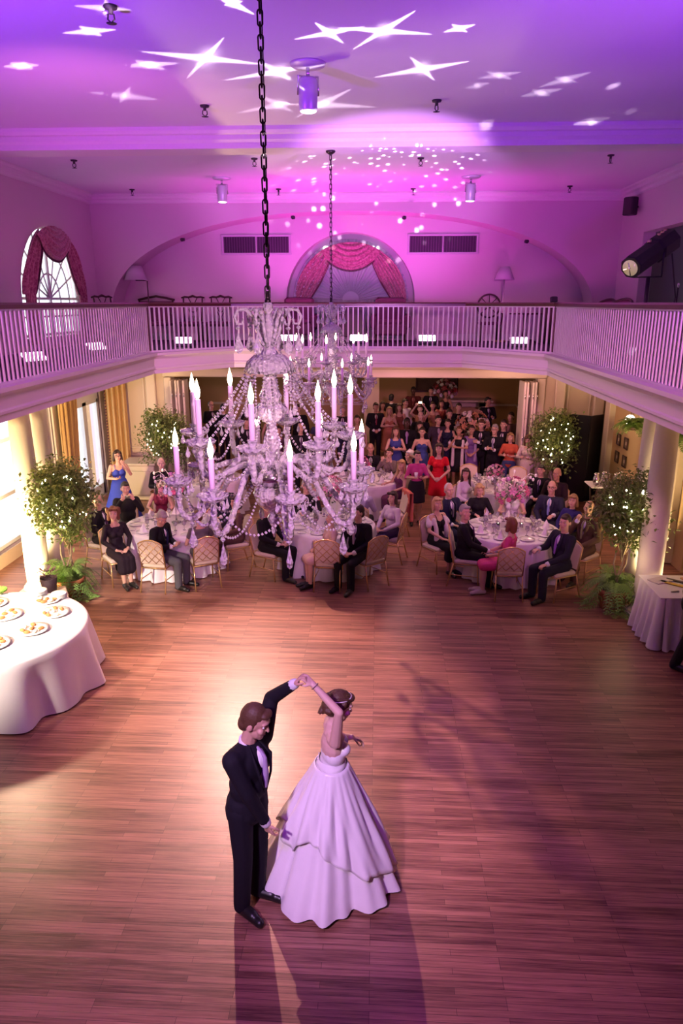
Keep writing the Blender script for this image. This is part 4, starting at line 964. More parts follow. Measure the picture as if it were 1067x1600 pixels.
MB().bbox((0, 0, .44), (.52, .48, .07), .02).build('seat', UPH, t); mb = MB(); mb.tube([(.27*cos(a), .26, .84+.27*sin(a)) for a in [2*pi*i/28 for i in range(28)]], .022, 8, closed=True); mb.ell((0, .26, .84), (.06, .02, .06)); 
for k in range(8): a = 2*pi*k/8; mb.tube([(0, .26, .84), (.26*cos(a), .26, .84+.26*sin(a))], .011, 5)
mb.build('wheel_back', WOODD, t)
for sx in (-1, 1):
    MB().tube([(sx*.22, .22, .6), (sx*.22, .22, 0)], .024, 6).build('leg', WOODD, t); MB().tube([(sx*.22, -.2, .42), (sx*.22, -.2, 0)], .024, 6).build('leg', WOODD, t); MB().tube([(sx*.26, .22, .68), (sx*.27, -.15, .66), (sx*.25, -.18, .45)], .02, 6).build('armrest', WOODD, t)
def floor_lamp(x, y, label, arm, rb, rt, hs):
    t = thing('floor_lamp', label, 'lamp', (x, y, ZB)); zc = 1.62
    MB().lathe([(0, 0), (.16, 0), (.15, .03), (.03, .05), (0, .05)], seg=20).build('base', WOODD if arm else mat('brass', (1, 1, 1)), t)
    mt = WOODD if arm else mat('pale_metal', (.8, .72, .7), .3, .6)
    pts = [(arm, 0, .03), (arm, 0, 1.42), (arm*.5, 0, 1.44), (0, 0, 1.44), (0, 0, 1.5)] if arm else [(0, 0, .03), (0, 0, 1.5)]
    MB().tube(pts, .016, 8).build('pole', mt, t)
    o = MB().lathe([(rb, 1.44), (rt, 1.44+hs), (rt-.006, 1.44+hs), (rb-.006, 1.44)], seg=28, close=True).build('shade', SHADE, t); return t
l1 = floor_lamp(-5.9, 18.0, 'floor lamp with a pale shade on a swing arm, left end of the niche', .28, .27, .16, .33)
l2 = floor_lamp(2.98, 18.15, 'floor lamp with pale shade on a slim pale pole beside the wheel-back chair', 0, .24, .11, .30)
def armchair(x, lb):
    t = thing('armchair', lb, 'armchair', (x, 17.9, ZB), 0, 'dark armchairs under the niche window')
    MB().bbox((0, -.02, .30), (.78, .66, .28), .05).build('seat', UPH, t); MB().bbox((0, -.05, .47), (.58, .56, .12), .05).build('cushion', UPH, t); MB().bbox((0, .3, .70), (.74, .16, .68), .06, rot=(R(-8), 0, 0)).build('backrest', UPH, t)
    for sx in (-1, 1):
        MB().bbox((sx*.40, -.02, .48), (.14, .68, .36), .06).build('armrest', UPH, t)
        for sy in (-1, 1): MB().tube([(sx*.34, sy*.28, .18), (sx*.35, sy*.3, 0)], [.03, .018], 8).build('leg', WOODD, t)
armchair(-1.95, 'dark upholstered armchair left of the console under the niche window'); armchair(.28, 'dark upholstered armchair right of the console under the niche window')
t = thing('console_table', 'dark console cabinet with pale top between the two armchairs', 'console', (-.82, 18.15, ZB))
MB().bbox((0, 0, .84), (1.0, .42, .04), .01).build('tabletop', mat('pale_marble', (.72, .6, .72), .25), t); MB().bbox((0, 0, .46), (.92, .38, .70), .015).build('body', WOODD, t)
for sx in (-1, 1):
    o = MB().bbox((sx*.23, -.195, .45), (.42, .02, .62), .008).build('door', WOODD, t); MB().ell((sx*.05, -.22, .48), (.014, .014, .014), seg=8, rings=6).build('knob', CHROME, o)
    for sy in (-1, 1): MB().box((sx*.42, sy*.15, .06), (.06, .06, .12)).build('foot', WOODD, t)
t = thing('side_table', 'small dark pedestal table near the corner of the far balcony', 'table', (3.35, 17.2, ZB)); MB().lathe([(0, .66), (.36, .66), (.36, .69), (0, .69)], seg=24).build('tabletop', WOODD, t); MB().lathe([(.03, .03), (.05, .2), (.03, .35), (.045, .6), (.05, .66)], seg=12).build('pedestal', WOODD, t)
for k in range(3): MB().tube([(0, 0, .12), (.2*cos(2.1*k), .2*sin(2.1*k), .08), (.3*cos(2.1*k), .3*sin(2.1*k), .01)], .02, 6).build('foot', WOODD, t)
t = thing('black_cabinet', 'tall black cabinet in the corner behind the far balustrade', 'cabinet', (4.15, 17.3, ZB)); MB().bbox((0, 0, .43), (.9, .5, .82), .02).build('body', WOODD, t); MB().bbox((0, 0, .86), (.96, .55, .04), .01).build('top', WOODD, t)
for sx in (-1, 1): o = MB().bbox((sx*.22, -.255, .43), (.4, .02, .7), .008).build('door', WOODD, t); MB().ell((sx*.05, -.275, .45), (.014, .014, .014), seg=8, rings=6).build('knob', CHROME, o)
t = thing('monitor_box', 'small black box standing on the rail at the corner newel', 'box', (3.17, 13.75, 4.645), .3); MB().bbox((0, 0, .05), (.12, .08, .10), .01, rot=(R(-12), 0, 0)).build('case', DARK, t)
for x, y, lb in ((4.75, 16.4, 'dark armchair with curved crest at the end of the arch'), (4.6, 14.9, 'dark armchair with curved crest on the balcony before the recess')):
    t = thing('tub_chair', lb, 'chair', (x, y, ZB), R(-60)); MB().bbox((0, 0, .4), (.6, .56, .14), .04).build('seat', UPH, t)
    MB().tube([(.34*cos(a), .34*sin(a), .70+.28*max(0, sin(a))) for a in [R(-30+240*i/16) for i in range(17)]], .035, 8).build('crest_rail', WOODD, t)
    o = MB().grid(lambda u, v: V((.33*cos(R(-20+220*u)), .33*sin(R(-20+220*u)), .45+v*(.24+.27*max(0, sin(R(-20+220*u)))))), 24, 4).build('backrest', UPH, t); solid(o, .03)
    for k in range(4): a = pi/4+pi/2*k; MB().tube([(.3*cos(a), .3*sin(a), .36), (.32*cos(a), .32*sin(a), 0)], .022, 6).build('leg', WOODD, t)
# ================================================================== UNDER THE GALLERY
FOLD = mat('folding_door_paint', (.66, .54, .46), .5)
def folding(x, n, sgn, label):
    t = thing('folding_door', label, 'door', (x, YO-.02, 0))
    for k in range(n):
        o = MB().bbox((k*.095*sgn, -.02, 1.43), (.05, .50, 2.82), .008, rot=(0, 0, R(4*(-1)**k))).build('leaf', FOLD, t)
        for z in (.5, 1.5, 2.5): MB().tube([(k*.095*sgn+.02, -.275, z-.05), (k*.095*sgn+.02, -.275, z+.05)], .012, 6).build('hinge', CHROME, o)
folding(3.46, 4, 1, 'cream accordion folding door stacked at the right of the wide opening'); folding(-4.70, 4, -1, 'cream accordion folding door stacked at the left of the wide opening')
t = thing('folding_screen', 'tall black folding screen behind the right rear ficus', 'screen', (4.45, 17.0, 0)); BLKP = mat('black_lacquer', (.010, .008, .012), .35)
for k in range(3):
    a = R(38*(-1)**k); MB().bbox((k*.36+.0, .10, 1.06), (.46, .03, 2.08), .006, rot=(0, 0, a)).build('screen_panel', BLKP, t)
t = thing('tray_stand', 'folding stand with a cloth-covered tray behind the right ficus', 'stand', (4.85, 14.9, 0))
MB().bbox((0, 0, .96), (.8, .55, .03), .01).build('tray', LINEN, t)
for sx in (-1, 1):
    MB().tube([(sx*.3, -.2, 0), (sx*.3, .2, .94)], .016, 6).build('leg', WOODD, t); MB().tube([(sx*.26, .2, 0), (sx*.26, -.2, .94)], .016, 6).build('leg', WOODD, t)
for k, (px, py) in enumerate(((-.25, -.05), (-.05, .08), (.16, -.04), (.30, .1))):
    o = MB().lathe([(0, 0), (.055, 0), (.075, .06), (.07, .14), (.045, .2), (.055, .24), (.05, .24), (.04, .2), (0, .02)], seg=16).tube([(.05, 0, .22), (.11, 0, .2), (.11, 0, .1), (.068, 0, .06)], .008, 6).build('water_pitcher', CHROME, None, (4.85+px, 14.9+py, .976)); tag(o, 'silver water pitcher standing on the tray behind the right ficus', 'pitcher', 'pitchers on the tray')
for k, (y, z) in enumerate(((16.25, 1.68), (15.75, 1.68), (16.25, 1.28), (15.75, 1.28))):
    t = thing('picture_frame', 'small dark framed picture, one of four on the amber wall', 'picture', (XR-.05, y, z), 0, 'four small frames on the amber wall')
    mb = MB()
    for s_ in (-1, 1): mb.bbox((-.015, s_*.1, 0), (.03, .03, .26), .006); mb.bbox((-.015, 0, s_*.115), (.03, .23, .03), .006)
    mb.build('frame', WOODD, t); MB().box((-.008, 0, 0), (.006, .17, .2)).build('mount', mat('picture_mount', (.2, .14, .1), .6), t); MB().box((-.013, 0, 0), (.004, .06, .07)).build('picture', mat('picture_pale', (.62, .5, .4), .6), t)
t = thing('wall_sconce', 'round white glowing globe sconce beside the right columns', 'lamp', (XR-.04, 15.1, 2.3)); MB().ell((-.22, 0, 0), (.10, .10, .11), seg=20, rings=12).build('globe', emat('globe_glow', (1, .92, .80), 6), t); MB().tube([(-.14, 0, -.02), (0, 0, -.05)], .03, 8).bbox((0.02, 0, -.05), (.04, .12, .2), .01).build('bracket', mat('brass', (1, 1, 1)), t)
for (x, y, z, sd), lb in zip(((5.0, 14.2, 2.35, 3), (5.05, 12.3, 2.5, 4)), ('hanging spiky fern beside the globe sconce', 'hanging fern past the near right column')):
    t = thing('hanging_plant', lb, 'plant', (x, y, z-.3)); rnd = random.Random(sd)
    MB().lathe([(0, .2), (.1, .2), (.15, .3), (.14, .3), (.1, .22), (0, .22)], seg=16).build('basket', WOODD, t); fern_part(t, .42, .30, rnd, .3, 46, 'fronds')
    for k in range(3): MB().tube([(.14*cos(2.1*k), .14*sin(2.1*k), .3), (0, 0, .75), (0, 0, ZS-z+.3)], .004, 4).build('hanger', DARK, t)
t = thing('low_cabinet', 'cream panelled cabinet in the corner beyond the woman in blue', 'cabinet', (-5.75, 16.95, 0)); MB().bbox((0, 0, .44), (.8, .7, .86), .02).build('body', CREAMT, t); MB().bbox((0, 0, .9), (.88, .78, .05), .015).build('top', CREAMT, t); MB().bbox((0, -.36, .44), (.6, .02, .6), .008).build('door', CREAMT, t)
# far room: pictures, mantel, flowers
t = thing('fireplace_mantel', 'pale mantel shelf on the far wall behind the crowd', 'mantel', (2.9, RY-.25, 0)); MB().bbox((0, -.2, 1.18), (2.6, .85, .08), .02).build('shelf', CREAMT, t); MB().bbox((-1.0, .06, .57), (.3, .2, 1.14), .02).bbox((1.0, .06, .57), (.3, .2, 1.14), .02).bbox((0, .06, 1.02), (2.3, .2, .25), .02).build('surround', CREAMT, t)
def wall_picture(x, y, z, w, h, rz, lb, c):
    t = thing('framed_picture', lb, 'picture', (x, y, z), rz); mb = MB()
    for s_ in (-1, 1): mb.bbox((s_*w/2, 0, 0), (.07, .05, h+.07), .015); mb.bbox((0, 0, s_*h/2), (w, .05, .07), .015)
    mb.build('frame', WOODD, t); MB().box((0, .01, 0), (w, .02, h)).build('canvas', mat('canvas_'+str(len(_mats)), c, .7, noise=(4, .6, 0)), t)
wall_picture(2.2, RY-.04, 2.0, 1.5, 1.1, 0, 'large dark painting over the far mantel', (.10, .05, .035)); wall_picture(5.17, 23.2, 2.15, 1.2, 1.3, R(-90), 'dark framed painting on the side wall of the far room', (.05, .025, .02))
o1 = MB().lathe([(0, 0), (.3, 0), (.3, .03), (.04, .06), (.04, .68), (.42, .70), (.42, .74), (0, .74)], seg=24).build('pedestal_table', WOODD, None, (2.62, 19.6, 0)); tag(o1, 'dark pedestal table under the urn flowers behind the crowd', 'table')
centrepiece((2.62, 19.6), .742, 'big urn of peach and cream flowers behind the standing crowd', [('peach_petal', (.70, .36, .24)), ('cream_petal', (.84, .72, .62)), ('apricot_petal', (.66, .30, .14))], scale=1.7, group='large flower arrangements', seed=21, tulips=False)
centrepiece((2.45, RY-.62), 1.225, 'large red and white flower arrangement on the far mantel', [('red_petal', (.40, .04, .05)), ('white_petal', (.86, .8, .8)), ('pink_petal', (.8, .36, .48))], scale=1.6, group='large flower arrangements', seed=22, tall=False)
# ================================================================== BUFFET ON THE LEFT
BT = (-4.78, 7.88); BR = 1.16
t = thing('buffet_table', 'large round buffet table beneath the white cloth at the left edge', 'table', (*BT, 0)); MB().lathe([(0, .72), (BR, .72), (BR, .755), (0, .755)], seg=48).build('tabletop', mat('plywood', (1, 1, 1)), t)
for k in range(4): a = pi/4+pi/2*k; MB().tube([(.6*cos(a), .6*sin(a), .72), (.7*cos(a), .7*sin(a), 0)], .02, 6).build('leg', CHROME, t)
drape_cloth(*BT, BR, 'bright white cloth with deep folds on the buffet table', 13, .6, None, .02, 1.25)
BREAD = mat('baked_crust', (.42, .17, .05), .6, noise=(30, .3, .2)); LETT = mat('lettuce', (.18, .34, .05), .55, noise=(20, .3, .2)); CREAMF = mat('cream_cheese', (.85, .74, .55), .5)
rnd = random.Random(5)
plat = [(-4.15, 8.35, .20), (-4.2, 7.85, .2), (-4.42, 8.75, .18), (-4.5, 7.45, .22), (-4.75, 8.25, .22), (-5.1, 8.6, .2)]
for k, (x, y, r) in enumerate(plat):
    o = MB().lathe([(0, 0), (r*.7, 0), (r, .018), (r+.004, .022), (r*.7, .008), (0, .006)], seg=28).build('serving_platter', CHINA, None, (x, y, .778)); tag(o, 'round white platter of pastries on the buffet cloth', 'platter', 'platters on the buffet')
    for q in range(7):
        a = q*.9+k; rr = r*.55 if q else 0; mb = MB(); mb.ell((0, 0, .020), (.042, .026, .02), seg=10, rings=6); 
        o = mb.build('pastry', BREAD if (q+k) % 3 else CREAMF, None, (x+rr*cos(a), y+rr*sin(a), .786), rnd.uniform(0, 3)); tag(o, ('golden brown' if (q+k) % 3 else 'pale cream')+' pastry on a white platter of the buffet', 'pastry', ('brown' if (q+k) % 3 else 'cream')+' pastries on the buffet')
for k, (x, y) in enumerate(((-5.2, 8.95), (-5.45, 8.4), (-4.95, 7.5))):
    mb = MB()
    for q in range(14): a = q*2.4; mb.grid(lambda u, v: V(((.04+.08*u)*cos(a+v*.6), (.04+.08*u)*sin(a+v*.6), .01+.05*u+.015*sin(v*12+q))), 3, 5)
    o = mb.build('lettuce_garnish', LETT, None, (x, y, .778)); tag(o, 'ruffled green lettuce garnish on the buffet cloth', 'lettuce', 'lettuce on the buffet')
for k, (x, y) in enumerate(((-4.28, 8.6), (-4.12, 8.1))):
    pass
for k in range(2):
    x, y = ((-4.62, 8.95), (-4.30, 8.86))[k]; mb = MB()
    for q in range(6): mb.lathe([(0, 0), (.07, 0), (.105, .012), (.106, .015), (.07, .006), (0, .005)], (0, 0, q*.011), 24)
    o = mb.build('plate_stack', CHINA, None, (x, y, .778)); tag(o, 'stack of small white plates at the far edge of the buffet', 'plates', 'plate stacks on the buffet')
o = MB().tube([(0, 0, .01), (.1, .03, .02), (.2, .05, .015)], [.012, .01, .006], 6).ell((.24, .06, .015), (.04, .03, .01)).build('serving_spoon', CHROME, None, (-5.35, 8.75, .78), 2.6); tag(o, 'grey metal serving spoon lying on the buffet', 'spoon')
# clutter at the foot of the near left column
t = thing('flower_basket', 'dark wicker basket of dried flowers at the foot of the left column', 'basket', (-5.0, 10.02, .36)); MB().lathe([(0, 0), (.10, 0), (.13, .24), (.12, .24), (.09, .02), (0, .02)], seg=18, mod=lambda a, i: 1+.03*sin(16*a)).build('basket', mat('dark_wicker', (.03, .012, .02), .7, noise=(80, .4, .4)), t)
mb = MB(); r2 = random.Random(3)
for k in range(40): a = r2.uniform(0, 6.3); rr = r2.uniform(0, .12); p = V((rr*cos(a), rr*sin(a), .24+r2.uniform(0, .12))); leaf(mb, p, V((cos(a), sin(a), .6)).normalized(), .09, .02, V((0, 0, 1)))
mb.build('dried_flowers', mat('dried_petal', (.16, .08, .10), .8), t)
o = MB().bbox((0, 0, .18), (.46, .40, .36), .015).build('wooden_crate', mat('pale_crate', (.62, .44, .36), .7), None, (-4.98, 10.02, 0), .5); tag(o, 'pale crate under the dark flower basket by the left column', 'crate')
o = MB().bbox((0, 0, .012), (.42, .26, .024), .004).build('serving_tray', mat('pinkish_board', (.64, .42, .36), .6), None, (-4.62, 9.45, .0), .5); tag(o, 'pale board lying on the floor behind the buffet', 'board')
o = MB().bbox((0, 0, .006), (.20, .12, .01), .002).build('yellow_leaflet', mat('yellow_card', (.75, .50, .06), .6), None, (-4.52, 9.40, .025), .5); tag(o, 'yellow card on the pale board behind the buffet', 'card')
# ================================================================== SKIRTED TABLE ON THE RIGHT
GX, GY, GW, GD = 4.38, 9.72, .92, .84
t = thing('gift_table', 'small rectangular table inside a pleated white skirt, right edge', 'table', (GX, GY, 0)); MB().bbox((0, 0, .74), (GW, GD, .03), .01).build('tabletop', mat('plywood', (1, 1, 1)), t)
for sx in (-1, 1):
    for sy in (-1, 1): MB().tube([(sx*(GW/2-.06), sy*(GD/2-.06), .72), (sx*(GW/2-.06), sy*(GD/2-.06), 0)], .018, 6).build('leg', CHROME, t)
def skp(u, v):
    rc = .06; a = 2*pi*u; segs = []; hx, hy = GW/2, GD/2; per = 4*(hx+hy)-8*rc+2*pi*rc; d = u*per; x = y = nx = ny = 0
    for (cx, cy, dx, dy, L) in ((-hx+rc, -hy, 1, 0, 2*hx-2*rc), (hx, -hy+rc, 0, 1, 2*hy-2*rc), (hx-rc, hy, -1, 0, 2*hx-2*rc), (-hx, hy-rc, 0, -1, 2*hy-2*rc)):
        if d <= L: x, y, nx, ny = cx+dx*d, cy+dy*d, dy, -dx; break
        d -= L
        if d <= pi/2*rc:
            t_ = d/rc; ex, ey = cx+dx*L, cy+dy*L; nx, ny = dy*cos(t_)+dx*sin(t_), -dx*cos(t_)+dy*sin(t_); x, y = ex-dy*rc+nx*rc, ey+dx*rc+ny*rc; break
        d -= pi/2*rc
    k = .014+v*(.09+.040*sin(u*per*36)+.012*sin(u*per*13)); return V((GX+x+nx*k, GY+y+ny*k, .765-.75*v))
mb = MB().grid(skp, 300, 10); mb.bbox((GX, GY, .762), (GW+.04, GD+.04, .012), .005); o = mb.build('tablecloth', LINEN); tag(o, 'pleated white skirt cloth on the small table at the right edge', 'tablecloth')
for k, (x, y, w, d, rz, c, lb) in enumerate(((-.25, .2, .30, .2, .5, (.7, .62, .6), 'white open booklet on the skirted table'), (-.12, .06, .36, .07, -.7, (.62, .42, .06), 'long yellow ruler-like strip on the skirted table'), (.06, .12, .5, .06, -.65, (.05, .03, .04), 'long dark narrow case on the skirted table'), (.2, .25, .22, .18, .3, (.6, .32, .16), 'tan booklet at the back of the skirted table'), (.22, -.14, .24, .03, .1, (.08, .04, .06), 'dark pen on the skirted table'), (-.2, -.22, .12, .02, .2, (.3, .25, .3), 'grey pen near the front of the skirted table'))):
    o = MB().bbox((0, 0, .008), (w, d, .016), .003).build(('booklet', 'yellow_strip', 'narrow_case', 'booklet', 'pen', 'pen')[k], mat('paper_%d' % k, c, .6), None, (GX+x, GY+y, .770), rz); tag(o, lb, ('booklet', 'strip', 'case', 'booklet', 'pen', 'pen')[k])
# ================================================================== PEOPLE
SKIN = {'fair': mat('skin_fair', (.62, .36, .27), .5, noise=(60, .06, .05)), 'tan': mat('skin_tan', (.50, .27, .18), .5, noise=(60, .06, .05)), 'pale': mat('skin_pale', (.72, .46, .38), .5, noise=(60, .05, .05)), 'deep': mat('skin_deep', (.07, .03, .02), .5)}
EYEM = mat('eye_dark', (.03, .02, .02), .2); EYEW = mat('eye_white', (.75, .70, .68), .3); LIP = mat('lip_rose', (.45, .12, .12), .45); LIPD = mat('lip_dark', (.12, .04, .04), .5)
BROW = mat('brow_hair', (.06, .035, .02), .8)
HAIRC = {'black': (.012, .009, .009), 'dark': (.035, .018, .012), 'brown': (.09, .04, .02), 'auburn': (.14, .045, .02), 'blond': (.46, .29, .13), 'dkblond': (.28, .16, .07), 'gray': (.30, .27, .26), 'white': (.66, .62, .62)}
SHOE = mat('black_leather', (.012, .010, .010), .35)
def hairm(c): return mat('hair_'+c, HAIRC[c], .55, noise=(90, .35, .3))
def bez(a, b, c, n=6): return [a*(1-t)**2+b*2*t*(1-t)+c*t*t for t in [i/n for i in range(n+1)]]

class Person: pass
def hand(mb, wr, d, pn, thumb, k=1.0, curl=.5, spread=1.0):
    """palm, four bent fingers of unequal length and a thumb leaving the side of the palm"""
    d = V(d).normalized(); pn = V(pn); pn = (pn-d*pn.dot(d)); pn = pn.normalized() if pn.length > .01 else d.orthogonal().normalized()
    s = d.cross(pn).normalized()*thumb          # towards the thumb side
    wr = V(wr); kn = wr+d*.085*k
    for q in (-.030, -.010, .010, .030): mb.cap(wr+d*.012*k+s*q*.6*k, .0150*k, kn+s*q*k, .0125*k, 8)
    for i, (q, L) in enumerate(((.031, .070), (.0105, .080), (-.0105, .074), (-.031, .058))):
        c = curl*(1+.12*i); b = kn+s*q*k
        d1 = (d*cos(c*.55)+pn*sin(c*.55)+s*q*1.2*spread).normalized(); d2 = (d*cos(c*1.5)+pn*sin(c*1.5)).normalized(); d3 = (d*cos(c*2.2)+pn*sin(c*2.2)).normalized()
        p1 = b+d1*L*.46*k; p2 = p1+d2*L*.32*k; p3 = p2+d3*L*.22*k
        mb.cap(b, .0098*k, p1, .0090*k, 7); mb.cap(p1, .0090*k, p2, .0082*k, 7); mb.cap(p2, .0082*k, p3, .0072*k, 7)
    t0 = wr+d*.022*k+s*.024*k; t1 = t0+(d*.55+s*.75+pn*.35).normalized()*.040*k; t2 = t1+(d*.85+s*.25+pn*.5).normalized()*.032*k; t3 = t2+(d*.95+pn*.4).normalized()*.022*k
    mb.cap(t0, .0135*k, t1, .0115*k, 7); mb.cap(t1, .0115*k, t2, .0098*k, 7); mb.cap(t2, .0098*k, t3, .008*k, 7)

ARMS = {   # elbow, wrist, hand direction, palm normal; x is outward, -y is forward, torso frame
 'down':   ((.255, .03, 1.14), (.27, -.03, .89), (0, -.15, -1), (-1, 0, 0), .5),
 'clasp':  ((.25, -.01, 1.15), (.075, -.20, .98), (-.8, -.3, -.45), (0, 1, -.3), .7),
 'cross':  ((.245, -.07, 1.17), (-.03, -.20, 1.19), (-1, .1, .15), (0, 1, 0), .4),
 'lap':    ((.245, -.06, 1.16), (.10, -.29, 1.035), (-.7, -.6, -.1), (0, .1, -1), .7),
 'knee':   ((.24, -.12, 1.17), (.13, -.40, 1.04), (-.1, -1, -.15), (0, .1, -1), .6),
 'table':  ((.26, -.10, 1.17), (.15, -.35, 1.20), (-.3, -1, 0), (0, 0, -1), .5),
 'face':   ((.235, -.17, 1.23), (.09, -.23, 1.47), (-.45, -.1, .9), (0, 1, .2), 1.0),
 'camera': ((.25, -.2, 1.25), (.10, -.30, 1.50), (-.6, -.2, .75), (-.3, .8, 0), 1.1),
 'chin':   ((.24, -.15, 1.20), (.085, -.17, 1.43), (-.25, .05, 1), (-.3, .9, 0), 1.6),
 'up':     ((.28, -.15, 1.52), (.13, -.24, 1.76), (-.5, -.2, .8), (-.3, .8, 0), 1.0),
 'hold':   ((.25, -.02, 1.15), (.12, -.27, 1.19), (-.5, -.8, .25), (-.9, .3, 0), 1.2),
 'phone':  ((.25, -.03, 1.15), (.07, -.28, 1.17), (-.6, -.7, .3), (0, .3, 1), .9),
 'lean':   ((.27, -.02, 1.14), (.30, -.32, 1.08), (.1, -1, -.1), (0, 0, -1), .5),
}
def person(label, x, y, face, h=1.75, sex='m', sit=False, arms=('down', 'down'), top=('suit', (.015, .013, .02), (.8, .78, .8), (.1, .05, .2)), bottom=None, hair=('short', 'dark'), skin='fair',
           turn=0, tilt=0, lean=0, side=0, vox=.0085, legs=None, group=None, z=0, shoes=None, glasses=False, body_extra=None, twist=0, barefeet=False, legdir=0):
    s = h/1.75
    root = thing('person', label, 'person', (x, y, z), R(face), group)
    f = sex == 'f'
    P = lambda a: V(a)*s
    hipz = .54/s if sit else .93        # unscaled
    dz = hipz-.93
    # torso frame: lean about the hips
    TL = Matrix.Translation(V((0, .05 if sit else 0, 0)))@Matrix.Translation(V((0, 0, hipz)))@Euler((R(lean), R(side), R(twist))).to_matrix().to_4x4()@Matrix.Translation(V((0, 0, -.93)))
    T = lambda a: (TL@V(a))*s
    shx = .160 if f else .185
    neckb = T((0, .015, 1.45)); 
    HL = TL@Matrix.Translation(V((0, .01, 1.49)))@Euler((R(-tilt), 0, R(turn))).to_matrix().to_4x4()
    H = lambda a: (HL@V(a))*s          # head frame: origin at the neck, eyes at z=.15
    hc = V((0, -.018, .142)); hs = 1.075
    Hh = lambda a: H(hc+V(a)*hs)
    def hell(mb, c, r, seg=14, rings=10): mb.ell((0, 0, 0), tuple(q*s*hs for q in r), seg=seg, rings=rings, M=Matrix.Translation(Hh(c))@HL.to_3x3().to_4x4())
    def tell(mb, c, r, seg=14, rings=10): mb.ell((0, 0, 0), tuple(q*s for q in r), seg=seg, rings=rings, M=Matrix.Translation(T(c))@TL.to_3x3().to_4x4())
    # arms
    AR = []
    for i, sx in enumerate((-1, 1)):
        a = arms[i]
        sh = T((sx*(shx-.005), .005, 1.395))
        if isinstance(a, str):
            e, w, d, n, c = ARMS[a]
            m = lambda q: (sx*q[0], q[1], q[2])
            e, w = T(m(e)), T(m(w)); d = TL.to_3x3()@V(m(d)); n = TL.to_3x3()@V(m(n))
            if a == 'cross' and sx > 0: w = w+V((0, -.035, .02))
            if a in ('clasp', 'lap') and sx > 0: w = w+V((-.0, -.025, .012))
        else:   # given in world space
            Mi = Matrix.Rotation(-R(face), 4, 'Z')@Matrix.Translation(V((-x, -y, -z)))
            e, w = Mi@V(a[0]), Mi@V(a[1]); d = Mi.to_3x3()@V(a[2]); n = Mi.to_3x3()@V(a[3]); c = a[4]
        AR.append((sh, e, w, d, n, c, sx))
    # legs
    LG = []
    for sx in (-1, 1):
        hip = (TL@V((sx*.088, 0, .92)))*s if not sit else V((sx*.09, .05, hipz))*s
        if legs: k, a, t_ = [P(q) for q in legs[0 if sx < 0 else 1]]
        elif sit:
            k = V((sx*(.075 if f else .12)*s, -.40*s, .50)); a = V((sx*(.06 if f else .12)*s, -.42*s+.03, .085)); t_ = a+V((sx*.02, -.16*s, -.05))
        else:
            k = P((sx*.095, -.012, .50)); a = P((sx*.095, .02, .085)); t_ = a+P((sx*.03, -.16, -.05))
        if legdir:
            mm = Matrix.Rotation(R(legdir), 3, 'Z'); k, a, t_ = mm@k, mm@a, mm@t_
        LG.append((hip, k, a, t_))
    def torso(mb, g=0.0, top_z=1.45, low=True, nk=1.46):
        w = 1.0
        if f:
            if low: tell(mb, (0, .01, .95), (.160+g, .118+g, .13+g))
            tell(mb, (0, .0, 1.12), (.118+g, .092+g, .15+g)); tell(mb, (0, .0, 1.28), (.142+g, .098+g, .15+g))
            for sx in (-1, 1): tell(mb, (sx*.06, -.075, 1.275), (.058+g, .05+g, .058+g))
        else:
            if low: tell(mb, (0, .005, .96), (.158+g, .115+g, .13+g))
            tell(mb, (0, -.01, 1.12), (.146+g, .112+g, .16+g)); tell(mb, (0, -.005, 1.28), (.165+g, .112+g, .17+g))
        if top_z > 1.40:
            mb.cap(T((-shx+.05, .01, 1.385)), (.058+g)*s, T((shx-.05, .01, 1.385)), (.058+g)*s); mb.cap(T((0, .012, 1.39)), (.07+g)*s, T((0, .01, nk)), (.055+g*.5)*s)
    def armcap(mb, g=0, upto=2, start=0):
        for sh, e, w, d, n, c, sx in AR:
            r0, r1, r2 = (.043, .036, .026) if f else (.053, .044, .032)
            mb.cap(sh, (r0+.008+g)*s, e, (r1+g)*s)
            if upto > 1: mb.cap(e, (r1+g)*s, w.lerp(e, .0 if upto == 2 else .12), (r2+g)*s)
    # ---- body
    mb = MB(); torso(mb)
    for hip, k, a, t_ in LG:
        mb.cap(hip, .083*s, k, .056*s); mb.cap(k, .056*s, k.lerp(a, .35)+V((0, .012, 0)), .053*s); mb.cap(k.lerp(a, .35)+V((0, .012, 0)), .053*s, a, .034*s)
        mb.cap(a+V((0, .0, -.03))*s, .034*s, t_, .027*s); mb.cap(a.lerp(t_, .6), .032*s, t_, .03*s)
    armcap(mb)
    for sh, e, w, d, n, c, sx in AR: hand(mb, w, d, n, (-1 if sx > 0 else 1) if True else 1, s*(.9 if f else 1.0), c)
    mb.cap(T((0, .012, 1.42)), (.05 if f else .058)*s, H((0, -.004, .09)), (.047 if f else .055)*s)
    hell(mb, (0, .016, .022), (.073, .091, .098)); hell(mb, (0, -.022, -.05), (.055, .062, .066)); hell(mb, (0, -.052, -.088), (.028, .028, .024))
    mb.cap(Hh((0, -.076, .02)), .009*s, Hh((0, -.0955, -.020)), .0118*s); 
    for sx in (-1, 1):
        hell(mb, (sx*.074, .012, -.005), (.012, .022, .032), 8, 6); hell(mb, (sx*.038, -.058, -.02), (.026, .024, .022), 8, 6)
    hell(mb, (0, -.066, .035), (.055, .02, .012), 10, 6)
    if body_extra: body_extra(mb, T, s)
    fuse(mb, 'body', SKIN[skin], root, vox, 3, .4)
